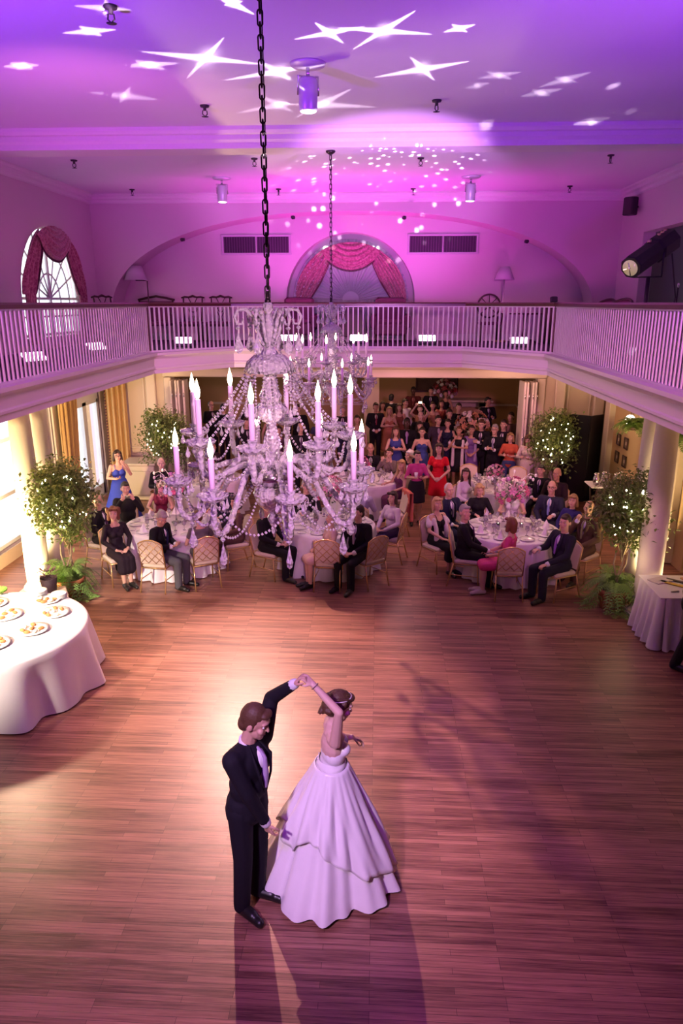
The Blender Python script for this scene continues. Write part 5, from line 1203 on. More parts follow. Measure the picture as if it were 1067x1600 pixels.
    # ---- face
    for sx in (-1, 1):
        e = MB(); hell(e, (sx*.031, -.068, .013), (.0125, .0075, .0062), 8, 6); eo = e.build('eye', EYEW, root)
        e = MB(); hell(e, (sx*.031, -.0722, .013), (.0060, .0042, .0058), 8, 6); e.build('iris', EYEM, eo)
        e = MB(); e.cap(Hh((sx*.017, -.0850, .036)), .0034*s, Hh((sx*.046, -.0735, .038)), .0026*s, 6); e.build('eyebrow', hairm(hair[1]) if hair[1] in ('gray', 'white', 'blond') else BROW, root)
    e = MB(); e.cap(Hh((-.019, -.0765, -.055)), .0045*s, Hh((0, -.0825, -.054)), .0060*s, 6).cap(Hh((0, -.0825, -.054)), .0060*s, Hh((.019, -.0765, -.055)), .0045*s, 6); e.build('lips', LIPD if skin == 'deep' else LIP, root)
    if glasses:
        e = MB()
        for sx in (-1, 1): e.tube([Hh((sx*.033+.022*cos(a), -.098, .012+.018*sin(a))) for a in [2*pi*i/12 for i in range(12)]], .0028*s, 5, closed=True); e.tube([Hh((sx*.055, -.096, .016)), Hh((sx*.078, .0, .018))], .0025*s, 5)
        e.tube([Hh((-.012, -.098, .014)), Hh((.012, -.098, .014))], .0025*s, 5); e.build('glasses', EYEM, root)
    # ---- hair
    st, hcname = hair
    mb = MB()
    if st == 'bald':
        for sx in (-1, 1): hell(mb, (sx*.058, .035, -.012), (.026, .05, .04))
        hell(mb, (0, .078, -.02), (.062, .035, .045))
    elif st == 'receding': hell(mb, (0, .034, .028), (.079, .086, .096)); hell(mb, (0, .06, -.03), (.07, .055, .055))
    else:
        hell(mb, (0, .027, .034), (.079, .091, .098)); hell(mb, (0, .062, -.03), (.071, .052, .06))
        for sx in (-1, 1): hell(mb, (sx*.064, .022, .004), (.018, .036, .042))
        if st == 'short' : hell(mb, (.012, -.046, .084), (.056, .036, .024))
        if st in ('bob', 'long', 'curly'):
            for sx in (-1, 1): mb.cap(Hh((sx*.062, .01, .05)), .034*s, Hh((sx*.078, .01, -.09)), .034*s)
            mb.cap(Hh((0, .065, .03)), .075*s, Hh((0, .07, -.08)), .062*s)
            for sx in (-1, 1): hell(mb, (sx*.04, -.058, .086), (.042, .04, .026))
        if st == 'curly':
            rn = random.Random(int(abs(x*100)))
            for k in range(26): a = rn.uniform(0, pi); hell(mb, (.098*cos(a), .02+.085*sin(a), rn.uniform(-.1, .1)), (.03, .03, .03), 8, 6)
        if st == 'long':
            for sx in (-1, 1): mb.cap(Hh((sx*.078, .015, -.07)), .034*s, Hh((sx*.085, .01, -.20)), .028*s); mb.cap(Hh((sx*.085, .01, -.18)), .028*s, T((sx*.09, -.06, 1.30)), .022*s)
            mb.cap(Hh((0, .07, -.07)), .066*s, T((0, .10, 1.30)), .05*s)
        if st == 'updo': hell(mb, (0, .10, .03), (.052, .045, .05)); hell(mb, (0, -.05, .088), (.06, .04, .022))
        if st == 'bangs':
            for sx in (-1, 1): mb.cap(Hh((sx*.064, .01, .05)), .034*s, T((sx*.10, -.03, 1.32)), .028*s)
            mb.cap(Hh((0, .065, .03)), .075*s, T((0, .095, 1.32)), .05*s); hell(mb, (0, -.075, .072), (.06, .024, .034))
    fuse(mb, 'hair', hairm(hcname), root, min(.01, vox*1.1), 2, .4)
    # ---- clothes
    kind = top[0]; col = top[1]
    def trousers(c, g=.014):
        mb = MB(); tell(mb, (0, .005, .96), (.158+g, .118+g, .10+g))
        for hip, k, a, t_ in LG:
            mb.cap(hip, (.085+g)*s, k, (.06+g)*s); mb.cap(k, (.06+g)*s, a+V((0, 0, -.012*s)), (.050+g)*s)
        if not sit: mb.cap(LG[0][0], .08*s, LG[1][0], .08*s)
        fuse(mb, 'trousers', cloth(c), root, .012, 2)
    def shoe_pair(m):
        for hip, k, a, t_ in LG:
            d = (t_-a); d.z = 0; d = d.normalized(); up = V((0, 0, 1)); mb = MB(); mb.cap(a-d*.025*s-up*.042*s, .043*s, t_+d*.035*s, .036*s); mb.cap(a+V((0, 0, -.035*s)), .050*s, a.lerp(t_, .75), .044*s)
            fuse(mb, 'shoe', m, root, .009, 2)
    def jacket(c, g=.020, sleeves=2, length=.80, name='jacket'):
        mb = MB(); torso(mb, g, nk=1.415 if kind == 'suit' else 1.44); armcap(mb, .012 if sleeves else 0, 3 if sleeves == 2 else 1) if sleeves else None
        if length < .95:
            if sit: tell(mb, (0, .02, .93), (.165+g, .115+g, .08+g))
            else: tell(mb, (0, .005, .90), (.162+g, .125+g, .13+g)); 
        fuse(mb, name, cloth(c), root, .012 if vox < .012 else vox, 2)
    def shirt(c, tie, wide=1.0):
        mb = MB()
        tell(mb, (0, -.066, 1.335), (.060*wide, .078, .10)); tell(mb, (0, -.078, 1.235), (.040*wide, .066, .12))
        ring = [T((.054*cos(a), .010+.052*sin(a)-.016*(1-sin(a))*.4, 1.468-.034*(1-sin(a))*.5)) for a in [2*pi*i/14 for i in range(14)]]
        for i in range(14): mb.cap(ring[i], .017*s, ring[(i+1) % 14], .017*s, 6); mb.cap(ring[i]-V((0, 0, .02*s)), .018*s, ring[(i+1) % 14]-V((0, 0, .02*s)), .018*s, 6)
        fuse(mb, 'shirt', cloth(c, .7), root, .009, 2)
        if tie:
            mb = MB(); mb.cap(T((0, -.075, 1.425)), .018*s, T((0, -.135, 1.385)), .014*s, 8); mb.cap(T((0, -.140, 1.375)), .015*s, T((0, -.151, 1.26)), .024*s, 8); mb.cap(T((0, -.151, 1.26)), .024*s, T((0, -.152, 1.15)), .020*s, 8)
            mb.build('tie', cloth(tie, .5), root)
        for sh, e, w, d, n, c_, sx in AR:
            mb = MB(); u = (w-e).normalized(); mb.cap(w-u*.03*s, .041*s, w-u*.002*s, .040*s, 10); mb.build('cuff', cloth(c, .7), root)
    def lapels(c):
        mb = MB()
        for sx in (-1, 1):
            pts = [T((sx*.052, -.045, 1.452)), T((sx*.088, -.128, 1.36)), T((sx*.062, -.152, 1.24)), T((sx*.012, -.158, 1.10))]
            mb.tube(pts, [.014*s, .026*s, .022*s, .006*s], 8, flat=.45)
        mb.build('lapels', cloth(c), root)
    def skirt(c, hem, g=.02, flare=.1, waist=1.06, name='skirt', m=None, folds=7):
        if sit:
            mb = MB(); tell(mb, (0, .01, .95), (.165+g, .12+g, .12+g))
            (h0, k0, a0, _), (h1, k1, a1, _) = LG
            for u in (0, .5, 1): 
                hh, kk = h0.lerp(h1, u), k0.lerp(k1, u); ex = 1.0 if hem < .5 else .8
                mb.cap(hh, (.09+g)*s, hh.lerp(kk, ex), (.068+g)*s)
                if hem < .45: aa = a0.lerp(a1, u); mb.cap(kk, (.066+g)*s, kk.lerp(aa, .9 if hem < .2 else .4), (.085+g)*s)
            fuse(mb, name, m or cloth(c), root, .012, 3)
        else:
            seg = 40; n = 10; vs = []; fs = []
            prof = [(0, waist), (.35, .90), (1, hem)]
            for i in range(n+1):
                u = i/n; zz = waist+(hem-waist)*u
                rx = (.128+g) if u == 0 else None
                q = min(1, (waist-zz)/.16)
                rx = .128+g+.047*sin(q*pi/2)+max(0, (waist-.16-zz))*flare; ry = .10+g+.035*sin(q*pi/2)+max(0, (waist-.16-zz))*flare
                for k in range(seg):
                    a = 2*pi*k/seg; fo = 1+.10*flare*4*u*u*sin(folds*a)
                    vs.append(T((rx*fo*cos(a), .008+ry*fo*sin(a), zz)) if u < .15 else P((rx*fo*cos(a), .008+ry*fo*sin(a), zz)))
            for i in range(n):
                for k in range(seg): l = (k+1) % seg; fs.append((i*seg+k, (i+1)*seg+k, (i+1)*seg+l, i*seg+l))
            fs.append(tuple(range(seg))); fs.append(tuple(range((n+1)*seg-1, n*seg-1, -1)))
            MB().add(vs, fs).build(name, m or cloth(c), root)
    if kind == 'suit':
        trousers(bottom or col); jacket(col); lapels(col); shirt(top[2], top[3]); shoe_pair(SHOE)
    elif kind == 'shirt':          # shirt sleeves and trousers
        trousers(bottom or (.02, .02, .025)); jacket(col, .014, 2, 1, 'shirt'); shoe_pair(SHOE)
        if len(top) > 2 and top[2]:
            mb = MB(); mb.cap(T((0, -.09, 1.415)), .018*s, T((0, -.125, 1.37)), .014*s, 8); mb.cap(T((0, -.132, 1.36)), .015*s, T((0, -.148, 1.15)), .022*s, 8); mb.build('tie', cloth(top[2], .5), root)
    elif kind == 'dress':          # ('dress', colour, neckline height, sleeves, hem)
        _, col, nz, sl, hem = top[:5]
        mb = MB(); g = .012
        tell(mb, (0, .01, .98), (.160+g, .118+g, .12+g)); tell(mb, (0, .0, 1.12), (.118+g, .092+g, .15+g)); tell(mb, (0, .0, min(1.28, nz-.10)), (.142+g, .098+g, .13+g))
        for sx in (-1, 1): tell(mb, (sx*.06, -.075, 1.27), (.058+g, .05+g, .056+g))
        if nz > 1.37:
            for sx in (-1, 1): mb.cap(T((sx*.10, -.03, 1.33)), .06*s, T((sx*.11, .01, 1.40)), (.055)*s)
            mb.cap(T((-.1, .05, 1.35)), .06*s, T((.1, .05, 1.35)), .06*s)
        if sl == 'straps':
            for sx in (-1, 1): mb.tube([T((sx*.075, -.115, 1.31)), T((sx*.085, -.05, 1.43)), T((sx*.08, .06, 1.42)), T((sx*.07, .10, 1.30))], .011*s, 6)
        if sl == 'short':
            for sh, e, w, d, n, c, sx in AR: mb.cap(sh, .062*s, sh.lerp(e, .45), .056*s)
        if sl == 'long': armcap(mb, .010, 3)
        fuse(mb, 'dress_bodice', cloth(col, .7), root, .011, 2)
        skirt(col, hem, .018, .30 if hem < .3 else .08, 1.10, 'dress_skirt')
        shoe_pair(cloth(shoes) if shoes else SHOE)
    elif kind == 'top':            # ('top', colour, sleeves 0/1/2) over skirt or trousers
        jacket(col, .014, top[2], 1 if len(top) < 4 else top[3], 'blouse' if f else 'jumper')
        b = bottom or ('trousers', (.015, .013, .02))
        if b[0] == 'skirt': skirt(b[1], b[2], .02, .06); 
        else: trousers(b[1])
        shoe_pair(cloth(shoes) if shoes else SHOE)
    return root, T, Hh, AR, LG, s
def shawl(pt, col, name='shawl', drop_=.85, m=None):
    root, T, Hh, AR, LG, s = pt; mb = MB()
    for sx, A in zip((-1, 1), AR):
        mb.cap(T((sx*.06, .085, 1.39)), .045*s, T((sx*.16, .03, 1.38)), .055*s); mb.cap(T((sx*.16, .03, 1.38)), .055*s, A[0].lerp(A[1], .55)+V((sx*.02, 0, 0)), .062*s)
        mb.cap(T((sx*.13, -.06, 1.36)), .04*s, T((sx*.125, -.125, 1.2)), .042*s); mb.cap(T((sx*.125, -.125, 1.2)), .042*s, T((sx*.13, -.15, drop_)), .05*s)
    mb.cap(T((-.06, .085, 1.39)), .045*s, T((.06, .085, 1.39)), .045*s); mb.cap(T((-.1, .10, 1.3)), .05*s, T((.1, .10, 1.3)), .05*s)
    fuse(mb, name, m or cloth(col, .8), root, .011, 2)
def held(name, label, cat_, mb, m, loc, group=None):
    o = mb.build(name, m, None, loc); tag(o, label, cat_, group); return o
# ------------------------------------------------------------------ the dancing couple
SATIN = mat('ivory_satin', (.88, .83, .84), .27, sheen=.2, noise=(9, .03, .55), coat=.08)
JOIN = V((-.515, 4.82, 1.945))
def suitc(r=.013): return (r, r*.9, r*1.25)
groom = person('person in black suit raising one arm to lead the dance', -.95, 4.60, 62, 1.84, 'm', arms=(((-.905, 4.41, 1.19), (-.795, 4.49, .885), (.25, .12, -1), (.5, .7, 0), .55), ((-.80, 4.95, 1.67), (-.60, 4.84, 1.865), (.62, -.1, .75), (.5, -.2, -.8), 1.2)),
       top=('suit', (.012, .010, .016), (.82, .78, .84), (.42, .32, .50)), hair=('short', 'brown'), skin='fair', turn=14, tilt=-16, lean=4, vox=.006)
bride = person('person in strapless white satin gown turning under a raised arm', -.33, 4.95, 102, 1.70, 'f', arms=(((-.255, 4.72, 1.70), (-.455, 4.80, 1.885), (-.75, .15, .62), (.4, .1, -.9), .9), ((-.27, 5.20, 1.17), (-.175, 5.16, 1.20), (.75, .15, -.35), (0, -.2, -1), .6)),
       top=('none', (0, 0, 0)), hair=('none', 'brown'), skin='pale', turn=4, tilt=-18, lean=2, vox=.006, z=.03)
def bride_clothes(pt):
    root, T, Hh, AR, LG, s = pt
    mb = MB(); g = .010
    def tell(c, r): mb.ell((0, 0, 0), tuple(q*s for q in r), seg=18, rings=12, M=Matrix.Translation(T(c)))
    tell((0, 0, 1.11), (.120+g, .094+g, .15)); tell((0, -.008, 1.21), (.136+g, .094+g, .115)); tell((0, .01, 1.0), (.150+g, .11+g, .10))
    for sx in (-1, 1): tell((sx*.06, -.078, 1.265), (.060+g, .052+g, .055))
    o = fuse(mb, 'gown_bodice', SATIN, root, .008, 3)
    mb = MB()      # strap round the neck and a row of covered buttons down the back
    for k in range(9): mb.ell(T((.0, .112+.004*k, 1.20-.03*k)), (.006, .006, .006), seg=6, rings=4)
    mb.build('button_row', SATIN, o)
    def srf(u, a):     # u 0 waist .. 1 floor; a direction in the person's frame
        e = u**.90; back = max(0, cos(a-pi/2))
        rx = .131+.425*e; ry = .106+.445*e
        k = 1+.12*u*back-.04*u*(1-back)
        f = .036*u**1.3*sin(11*a+1.2*sin(3*a))+.024*u*sin(19*a+2+2*u)+.03*u*u*sin(5*a+1)
        return V(((rx*k+f)*cos(a)+.02*u, (ry*k+f)*sin(a)-.02*u+.03*u*(1-u), (1.085*(1-u))+.005+.018*u*(1+sin(7*a))*.5))
    mb = MB(); n, seg = 34, 150; vs = []; fs = []
    for i in range(n+1):
        for k in range(seg): vs.append(srf(i/n, 2*pi*k/seg))
    for i in range(n):
        for k in range(seg): l = (k+1) % seg; fs.append((i*seg+k, (i+1)*seg+k, (i+1)*seg+l, i*seg+l))
    fs.append(tuple(range(seg)))
    o = MB().add(vs, fs).build('gown_skirt', SATIN, root)
    # gathered overskirt: a full wrap, picked up in soft loops over the back and near side, long in front
    def over(u, v):
        a = 2*pi*u; w = .5+.5*cos(a-R(122)); pk = abs(sin(2.5*(a-R(122))))
        end = .975-.40*w**1.2+.10*w*(1-pk)*0-.13*w*pk+.03*sin(7*a)*w
        q = .015+v*(end-.015); p = srf(q, a); d = V((cos(a), sin(a), 0))
        puff = .010+w*(.030*v**2+.05*sin(pi*min(1, v*1.05))*v*(.4+.6*(1-pk)))+.014*v*sin(15*a+4*v)+.010*v*sin(27*a-6*v)
        return p+d*puff+V((0, 0, .018*v*w*sin(13*a+3*v)))
    o = MB().grid(over, 170, 26).build('bustle', SATIN, root)
    sm = o.modifiers.new('t', 'SOLIDIFY'); sm.thickness = .006
    def sash(u, v):
        a = u*2*pi; p = srf(.0, a); k = .93+.16*min(1, v*2.2)+.05*v; return V((p.x*k, p.y*k, 1.122-.075*v+.004*sin(3*a+v*6)))
    MB().grid(sash, 48, 9).build('waist_band', SATIN, root)
    # hair: pinned up, with a band and loose curls
    mb = MB()
    def hell(c, r): 
        M_ = Hh(c); mb.ell(M_, tuple(q*s for q in r), seg=14, rings=10)
    hell((0, .024, .040), (.084, .098, .104)); hell((0, .075, -.02), (.072, .056, .062)); hell((0, .10, -.01), (.062, .05, .055)); hell((0, -.045, .088), (.064, .045, .028))
    for k in range(10): a = k*.63; hell((.055*cos(a), .085+.035*sin(a), .005+.045*sin(a*1.7)), (.026, .026, .026))
    for sx in (-1, 1): mb.cap(Hh((sx*.068, .0, .06)), .022, Hh((sx*.078, .03, -.03)), .018)
    for q in range(7):
        a0 = q*.9; mb.tube([Hh(((.060-.006*i)*cos(a0+i*.42), .078+(.034-.002*i)*sin(a0+i*.42)+.008*i, .045-.022*i+.012*sin(q))) for i in range(7)], [.010, .013, .014, .014, .013, .011, .008], 6)
    for q in range(6):
        x0 = -.066+.026*q; mb.tube([Hh((x0*.7, -.062, .092)), Hh((x0, -.01, .128-.5*abs(x0))), Hh((x0*1.1, .06, .122-.6*abs(x0))), Hh((x0*.8, .115, .05))], [.006, .011, .012, .008], 6)
    h = fuse(mb, 'hair', hairm('brown'), root, .005, 1)
    
    def onhair(a, z):
        k = sqrt(max(.05, 1-((z-.040)/.104)**2))*1.025; return Hh((.084*k*cos(a), .024+.098*k*sin(a), z))
    mb = MB(); mb.tube([onhair(2*pi*i/24, .078-.034*sin(2*pi*i/24)) for i in range(24)], .0045, 6, closed=True); mb.build('hair_band', mat('pearl', (.85, .80, .80), .25), root)
    for sx in (-1, 1): MB().ell(Hh((sx*.083, .005, -.045)), (.006, .006, .009), seg=8, rings=6).build('earring', mat('pearl', (1, 1, 1)), root)
    mb = MB(); A = AR[0]; u = (A[2]-A[1]).normalized(); 
    ring = u.orthogonal().normalized(); w = u.cross(ring); MB().tube([A[2]-u*.02+(ring*cos(a)+w*sin(a))*.032 for a in [2*pi*i/16 for i in range(16)]], .004, 5, closed=True).build('bracelet', CHROME, root)
bride_clothes(bride)

# ------------------------------------------------------------------ guests at the tables
BLK = (.012, .010, .014); NAVY = (.018, .018, .045); GREY = (.10, .095, .11); WHT = (.80, .77, .80)
def SU(c=BLK, sh=WHT, tie=(.08, .03, .10)): return ('suit', c, sh, tie)
def sit(who, x, y, face, chair_label=None, cf=None, co=(0, 0), **k):
    p = person('person '+who, x, y, face, sit=True, **k)
    chair(x+co[0], y+co[1], face if cf is None else cf, chair_label or ('gold banquet chair under the person '+who)); return p
# table in front of the woman in blue
sit('in dark suit, grey-haired, nearest the french doors', -4.92, 12.1, 70, h=1.75, arms=('lap', 'lap'), top=SU(), hair=('receding', 'gray'), turn=-45)
sit('with dark curls and black dress beside the fern', -4.42, 11.42, 40, h=1.66, sex='f', arms=('lap', 'lap'), top=('dress', (.02, .012, .02), 1.42, 'long', .3), hair=('curly', 'auburn'), turn=-20)
sit('holding up a compact camera, seated in black', -4.75, 12.95, 25, h=1.75, arms=('camera', 'camera'), top=('shirt', BLK), hair=('short', 'black'))
held('camera', 'small silver camera held up by the seated man in black', 'camera', MB().bbox((0, 0, 0), (.10, .03, .06), .008).lathe([(0, 0), (.02, 0), (.018, .02), (0, .02)], (0, 0, 0), 12), CHROME, (-4.62, 12.66, 1.17))
sit('in maroon dress with long black hair', -4.25, 13.45, 5, h=1.66, sex='f', arms=('table', 'lap'), top=('dress', (.16, .015, .045), 1.38, 'straps', .45), hair=('bangs', 'black'), tilt=6)
sit('in black suit, grey-haired, reading a card', -3.62, 11.28, 72, cf=172, co=(-.02, -.10), h=1.75, arms=('phone', 'phone'), top=SU(BLK, WHT, (.02, .02, .06)), bottom=GREY, hair=('short', 'gray'), tilt=-24, turn=-35, lean=8, skin='fair')
sit('in grey dress leaning over at the table edge', -2.93, 11.36, -152, h=1.62, sex='f', arms=('table', 'table'), top=('dress', (.12, .10, .11), 1.42, 'short', .4), hair=('short', 'brown'), lean=20, tilt=-15)
sit('in brown giraffe-print dress with dark hair', -2.55, 12.25, -60, h=1.66, sex='f', arms=('lap', 'lap'), top=('dress', (.10, .05, .045), 1.42, 'long', .4), hair=('bob', 'dark'), turn=10)
sit('in dark suit, reddish face, behind the giraffe print', -3.0, 13.42, -20, h=1.76, arms=('table', 'lap'), top=SU((.03, .03, .05)), hair=('short', 'gray'), skin='tan')
sit('in dark suit behind the tall pink flowers', -4.7, 15.1, 15, h=1.78, arms=('hold', 'lap'), top=SU(), hair=('receding', 'gray'), skin='pale')
# middle table, under the chandelier
sit('in black suit behind the chandelier bottom', -1.85, 11.80, 65, h=1.78, arms=('lap', 'lap'), top=SU(), hair=('short', 'dark'), turn=-30)
sit('with white hair and peach dress, legs crossed', -.80, 11.45, -72, cf=176, co=(.02, -.10), turn=45, h=1.62, sex='f', arms=('lap', 'hold'), top=('dress', (.66, .42, .38), 1.42, 'short', .45), hair=('short', 'white'), skin='fair', legdir=10)
sit('in black suit, hands clasped, beside the peach dress', -.32, 11.48, -28, cf=-142, co=(.20, .04), h=1.80, arms=('lap', 'lap'), top=SU(BLK, WHT, (.45, .36, .40)), hair=('short', 'dark'), turn=-20)
sit('in pale lilac jacket with short dark hair', .26, 12.72, -48, cf=-105, h=1.64, sex='f', arms=('lap', 'lap'), top=('top', (.66, .52, .64), 2, .82), bottom=('skirt', (.05, .03, .08), .45), hair=('bob', 'dark'), turn=15, tilt=4)
sit('in lavender shirt, back turned', -.3, 13.4, 170, h=1.75, arms=('table', 'table'), top=('shirt', (.50, .44, .66)), hair=('short', 'dark'))
sit('in black suit across the chandelier table', -1.35, 13.35, 12, h=1.75, arms=('table', 'lap'), top=SU(), hair=('short', 'gray'))
# right-hand table with the lilies
p = sit('with blond bob, black dress and pale shawl', 1.12, 12.3, 38, h=1.66, sex='f', arms=('lap', 'lap'), top=('dress', BLK, 1.34, 'straps', .4), hair=('bob', 'blond'), turn=-20, tilt=5); shawl(p, (.70, .60, .64), 'shawl', 1.0)
sit('with white hair in navy suit, behind the blond bob', 1.40, 13.15, 30, h=1.76, arms=('lap', 'table'), top=SU(NAVY, WHT, (.25, .18, .30)), hair=('receding', 'white'), turn=-12)
sit('with grey hair, black suit, facing along the dance floor', 1.55, 11.62, 80, h=1.80, arms=('knee', 'lap'), top=SU(), hair=('short', 'gray'), turn=-55, tilt=4)
sit('with blond bob in black, across the lily table', 1.98, 13.4, 8, h=1.64, sex='f', arms=('table', 'table'), top=('top', BLK, 2, .85), bottom=('skirt', BLK, .45), hair=('bob', 'blond'), tilt=-8)
sit('in white top behind the lily centrepiece', 2.62, 13.45, -8, h=1.64, sex='f', arms=('table', 'table'), top=('dress', (.70, .66, .72), 1.38, 'straps', .45), hair=('long', 'brown'), tilt=-12)
p = sit('in bright pink short-sleeved dress, back half turned', 2.14, 11.2, -112, cf=180, co=(.02, -.08), h=1.64, sex='f', arms=('knee', 'lap'), top=('dress', (.62, .06, .22), 1.42, 'short', .45), hair=('bob', 'auburn'), turn=-40, shoes=(.6, .45, .42), chair_label='gold-framed banquet chair whose latticed back hides the pink dress', legdir=25)
sit('in navy suit and violet tie', 2.98, 11.12, -62, h=1.80, arms=('table', 'knee'), top=SU((.022, .02, .035), (.75, .72, .85), (.30, .14, .50)), hair=('short', 'dark'), turn=25)
sit('balding, in brown suit with hand on cheek', 3.60, 11.95, -48, h=1.80, arms=('chin', 'lap'), top=SU((.10, .055, .04), (.55, .48, .75), (.24, .22, .12)), hair=('bald', 'brown'), turn=20)
sit('with blond bob in deep blue, beside the brown suit', 3.52, 12.68, -50, h=1.64, sex='f', arms=('lap', 'lap'), top=('top', (.03, .02, .13), 2, .82), bottom=('skirt', BLK, .4), hair=('bob', 'dkblond'), turn=20)
sit('in glasses, navy suit and pale blue tie', 3.32, 13.38, -28, h=1.80, arms=('lap', 'table'), top=SU((.025, .024, .05), WHT, (.28, .34, .66)), hair=('receding', 'brown'), glasses=True)
# tables behind
sit('in white blouse with long dark hair', 1.90, 14.7, 30, h=1.64, sex='f', arms=('lap', 'table'), top=('top', (.72, .66, .72), 2, .82), bottom=('trousers', BLK), hair=('long', 'dark'), turn=-45)
sit('young, dark fringe, in suit and white shirt', 3.50, 15.15, -25, h=1.62, arms=('lap', 'lap'), top=SU(BLK, WHT, (.05, .04, .09)), hair=('short', 'black'))
sit('bald, in dark jacket, beside the young suit', 3.70, 14.62, -35, h=1.74, arms=('lap', 'lap'), top=SU((.03, .015, .02), (.35, .2, .2), None), hair=('bald', 'black'), skin='tan')
sit('with pale headscarf and plum dress', .50, 15.45, -60, h=1.66, sex='f', arms=('table', 'lap'), top=('dress', (.14, .04, .10), 1.34, 'straps', .4), hair=('long', 'blond'), turn=35, skin='fair')
sit('resting chin on joined hands behind the headscarf', .28, 16.75, -30, h=1.66, sex='f', arms=('face', 'face'), top=('dress', (.20, .14, .14), 1.42, 'long', .4), hair=('short', 'dark'))
sit('with white hair, black suit, beside the pink top', .72, 16.25, -40, h=1.78, arms=('lap', 'lap'), top=SU(BLK, WHT, (.05, .05, .08)), hair=('short', 'white'), turn=-10)
sit('bald, in black suit, far behind the headscarf', -.15, 17.05, 5, h=1.76, arms=('lap', 'lap'), top=SU(BLK, WHT, (.2, .2, .25)), hair=('bald', 'brown'), skin='tan')
sit('in profile beside the left folding door', -4.0, 17.15, 60, h=1.74, arms=('table', 'lap'), top=SU((.05, .03, .04)), hair=('short', 'dark'), skin='tan')
# empty chairs
chair(1.72, 15.65, 88, 'empty cream banquet chair between the red dress and the table'); chair(2.25, 16.65, 10, 'empty cream banquet chair behind the low flowers, nearest the scarf'); chair(3.20, 16.45, -30, 'empty cream banquet chair in front of the cream coat')
chair(.35, 17.5, -5, 'empty cream banquet chair beside the bald man in a striped tie'); chair(-1.25, 15.85, 80, 'empty cream banquet chair behind the chandelier, at the back table')
c = chair(.35, 14.25, -75, 'gold-framed banquet chair with a coral shawl over its back')
def shawl_cloth(u, v):
    w = (u-.5)*.50; q = v*2
    z = .95-abs(q-.55)*.42-(.03*sin(u*9) if abs(q-.55) > .3 else 0); off = .30+(-.04 if q < .55 else .05)+.02*sin(u*13)*abs(q-.55)
    a = R(-75); return V((.35, 14.25, 0))+V((w*cos(a)-off*sin(a), w*sin(a)+off*cos(a), z))
o = MB().grid(shawl_cloth, 20, 20).build('draped_shawl', cloth((.62, .16, .12))); tag(o, 'coral shawl draped over a banquet chair back beside the pink and black outfit', 'shawl')
md = o.modifiers.new('t', 'SOLIDIFY'); md.thickness = .012

# ------------------------------------------------------------------ standing guests
def st(who, x, y, face, **k): return person('person '+who, x, y, face, **k)
st('in long cobalt blue strappy dress and dark glasses, standing', -5.45, 14.55, 25, h=1.66, sex='f', arms=('phone', 'face'), top=('dress', (.04, .06, .42), 1.33, 'straps', .12), hair=('bob', 'dark'), glasses=True)
st('in red short-sleeved dress with hands clasped', 1.36, 15.55, -10, h=1.68, sex='f', arms=('clasp', 'clasp'), top=('dress', (.62, .012, .025), 1.40, 'short', .55), hair=('long', 'dark'), skin='fair')
st('in pink top and black skirt holding a white cup', .86, 15.0, 10, h=1.62, sex='f', arms=('hold', 'phone'), top=('top', (.52, .06, .24), 1, 1.0), bottom=('skirt', (.012, .01, .014), .55), hair=('short', 'dark'))
held('paper_cup', 'white cup held by the woman in pink top and black skirt', 'cup', MB().lathe([(0, 0), (.03, 0), (.04, .1), (.037, .1), (.028, .006), (0, .006)], seg=14), CHINA, (.83, 14.70, 1.12))
V2 = .011
st('in sleeveless cobalt dress with arms crossed', .46, 17.7, 5, h=1.68, sex='f', arms=('cross', 'cross'), top=('dress', (.05, .06, .26), 1.40, 'straps', .5), hair=('long', 'brown'), vox=V2)
st('in black suit and lilac shirt, dark skin', .76, 18.3, 0, h=1.80, arms=('clasp', 'clasp'), top=SU(BLK, (.36, .20, .45), (.36, .20, .45)), hair=('short', 'black'), skin='deep', vox=V2)
st('in blue strapless dress with black bolero', 1.12, 17.75, -5, h=1.66, sex='f', arms=('clasp', 'down'), top=('dress', (.05, .07, .28), 1.32, 'none', .5), hair=('updo', 'dark'), vox=V2)
st('with dark bob behind the blue strapless dress', 1.10, 18.5, 5, h=1.68, sex='f', arms=('down', 'down'), top=('top', BLK, 2), bottom=('skirt', BLK, .5), hair=('bob', 'dark'), vox=V2)
st('in grey suit without tie behind the red dress', 1.62, 19.1, 10, h=1.75, arms=('down', 'down'), top=SU((.06, .04, .06), (.4, .3, .4), None), hair=('short', 'dark'), vox=V2)
st('in black waistcoat dress with pale arms', 1.86, 18.95, -10, h=1.68, sex='f', arms=('clasp', 'clasp'), top=('dress', (.02, .02, .05), 1.38, 'straps', .45), hair=('short', 'dark'), vox=V2)
p = st('in black with long white shawl, hand to mouth', 2.08, 18.2, -12, h=1.62, sex='f', arms=('chin', 'cross'), top=('dress', BLK, 1.40, 'short', .5), hair=('short', 'auburn'), skin='tan', vox=V2); shawl(p, (.66, .56, .60), 'shawl', .7)
p = st('in violet dress with lilac scarf', 2.42, 18.35, -10, h=1.62, sex='f', arms=('clasp', 'clasp'), top=('dress', (.22, .12, .32), 1.40, 'short', .4), hair=('short', 'dark'), skin='tan', vox=V2); shawl(p, (.42, .30, .48), 'scarf', .8)
st('in black suit looking down behind grey hair and glasses', 2.66, 18.35, -15, h=1.78, arms=('cross', 'cross'), top=SU(), hair=('short', 'brown'), vox=V2, tilt=-10)
st('with grey hair and glasses holding a glass', 2.90, 17.72, -22, h=1.75, arms=('hold', 'phone'), top=SU(BLK, WHT, (.2, .18, .3)), hair=('short', 'gray'), glasses=True, vox=V2)
st('in dark suit between grey hair and orange top', 3.22, 18.35, -25, h=1.77, arms=('down', 'down'), top=SU((.02, .014, .02)), hair=('short', 'dark'), vox=V2)
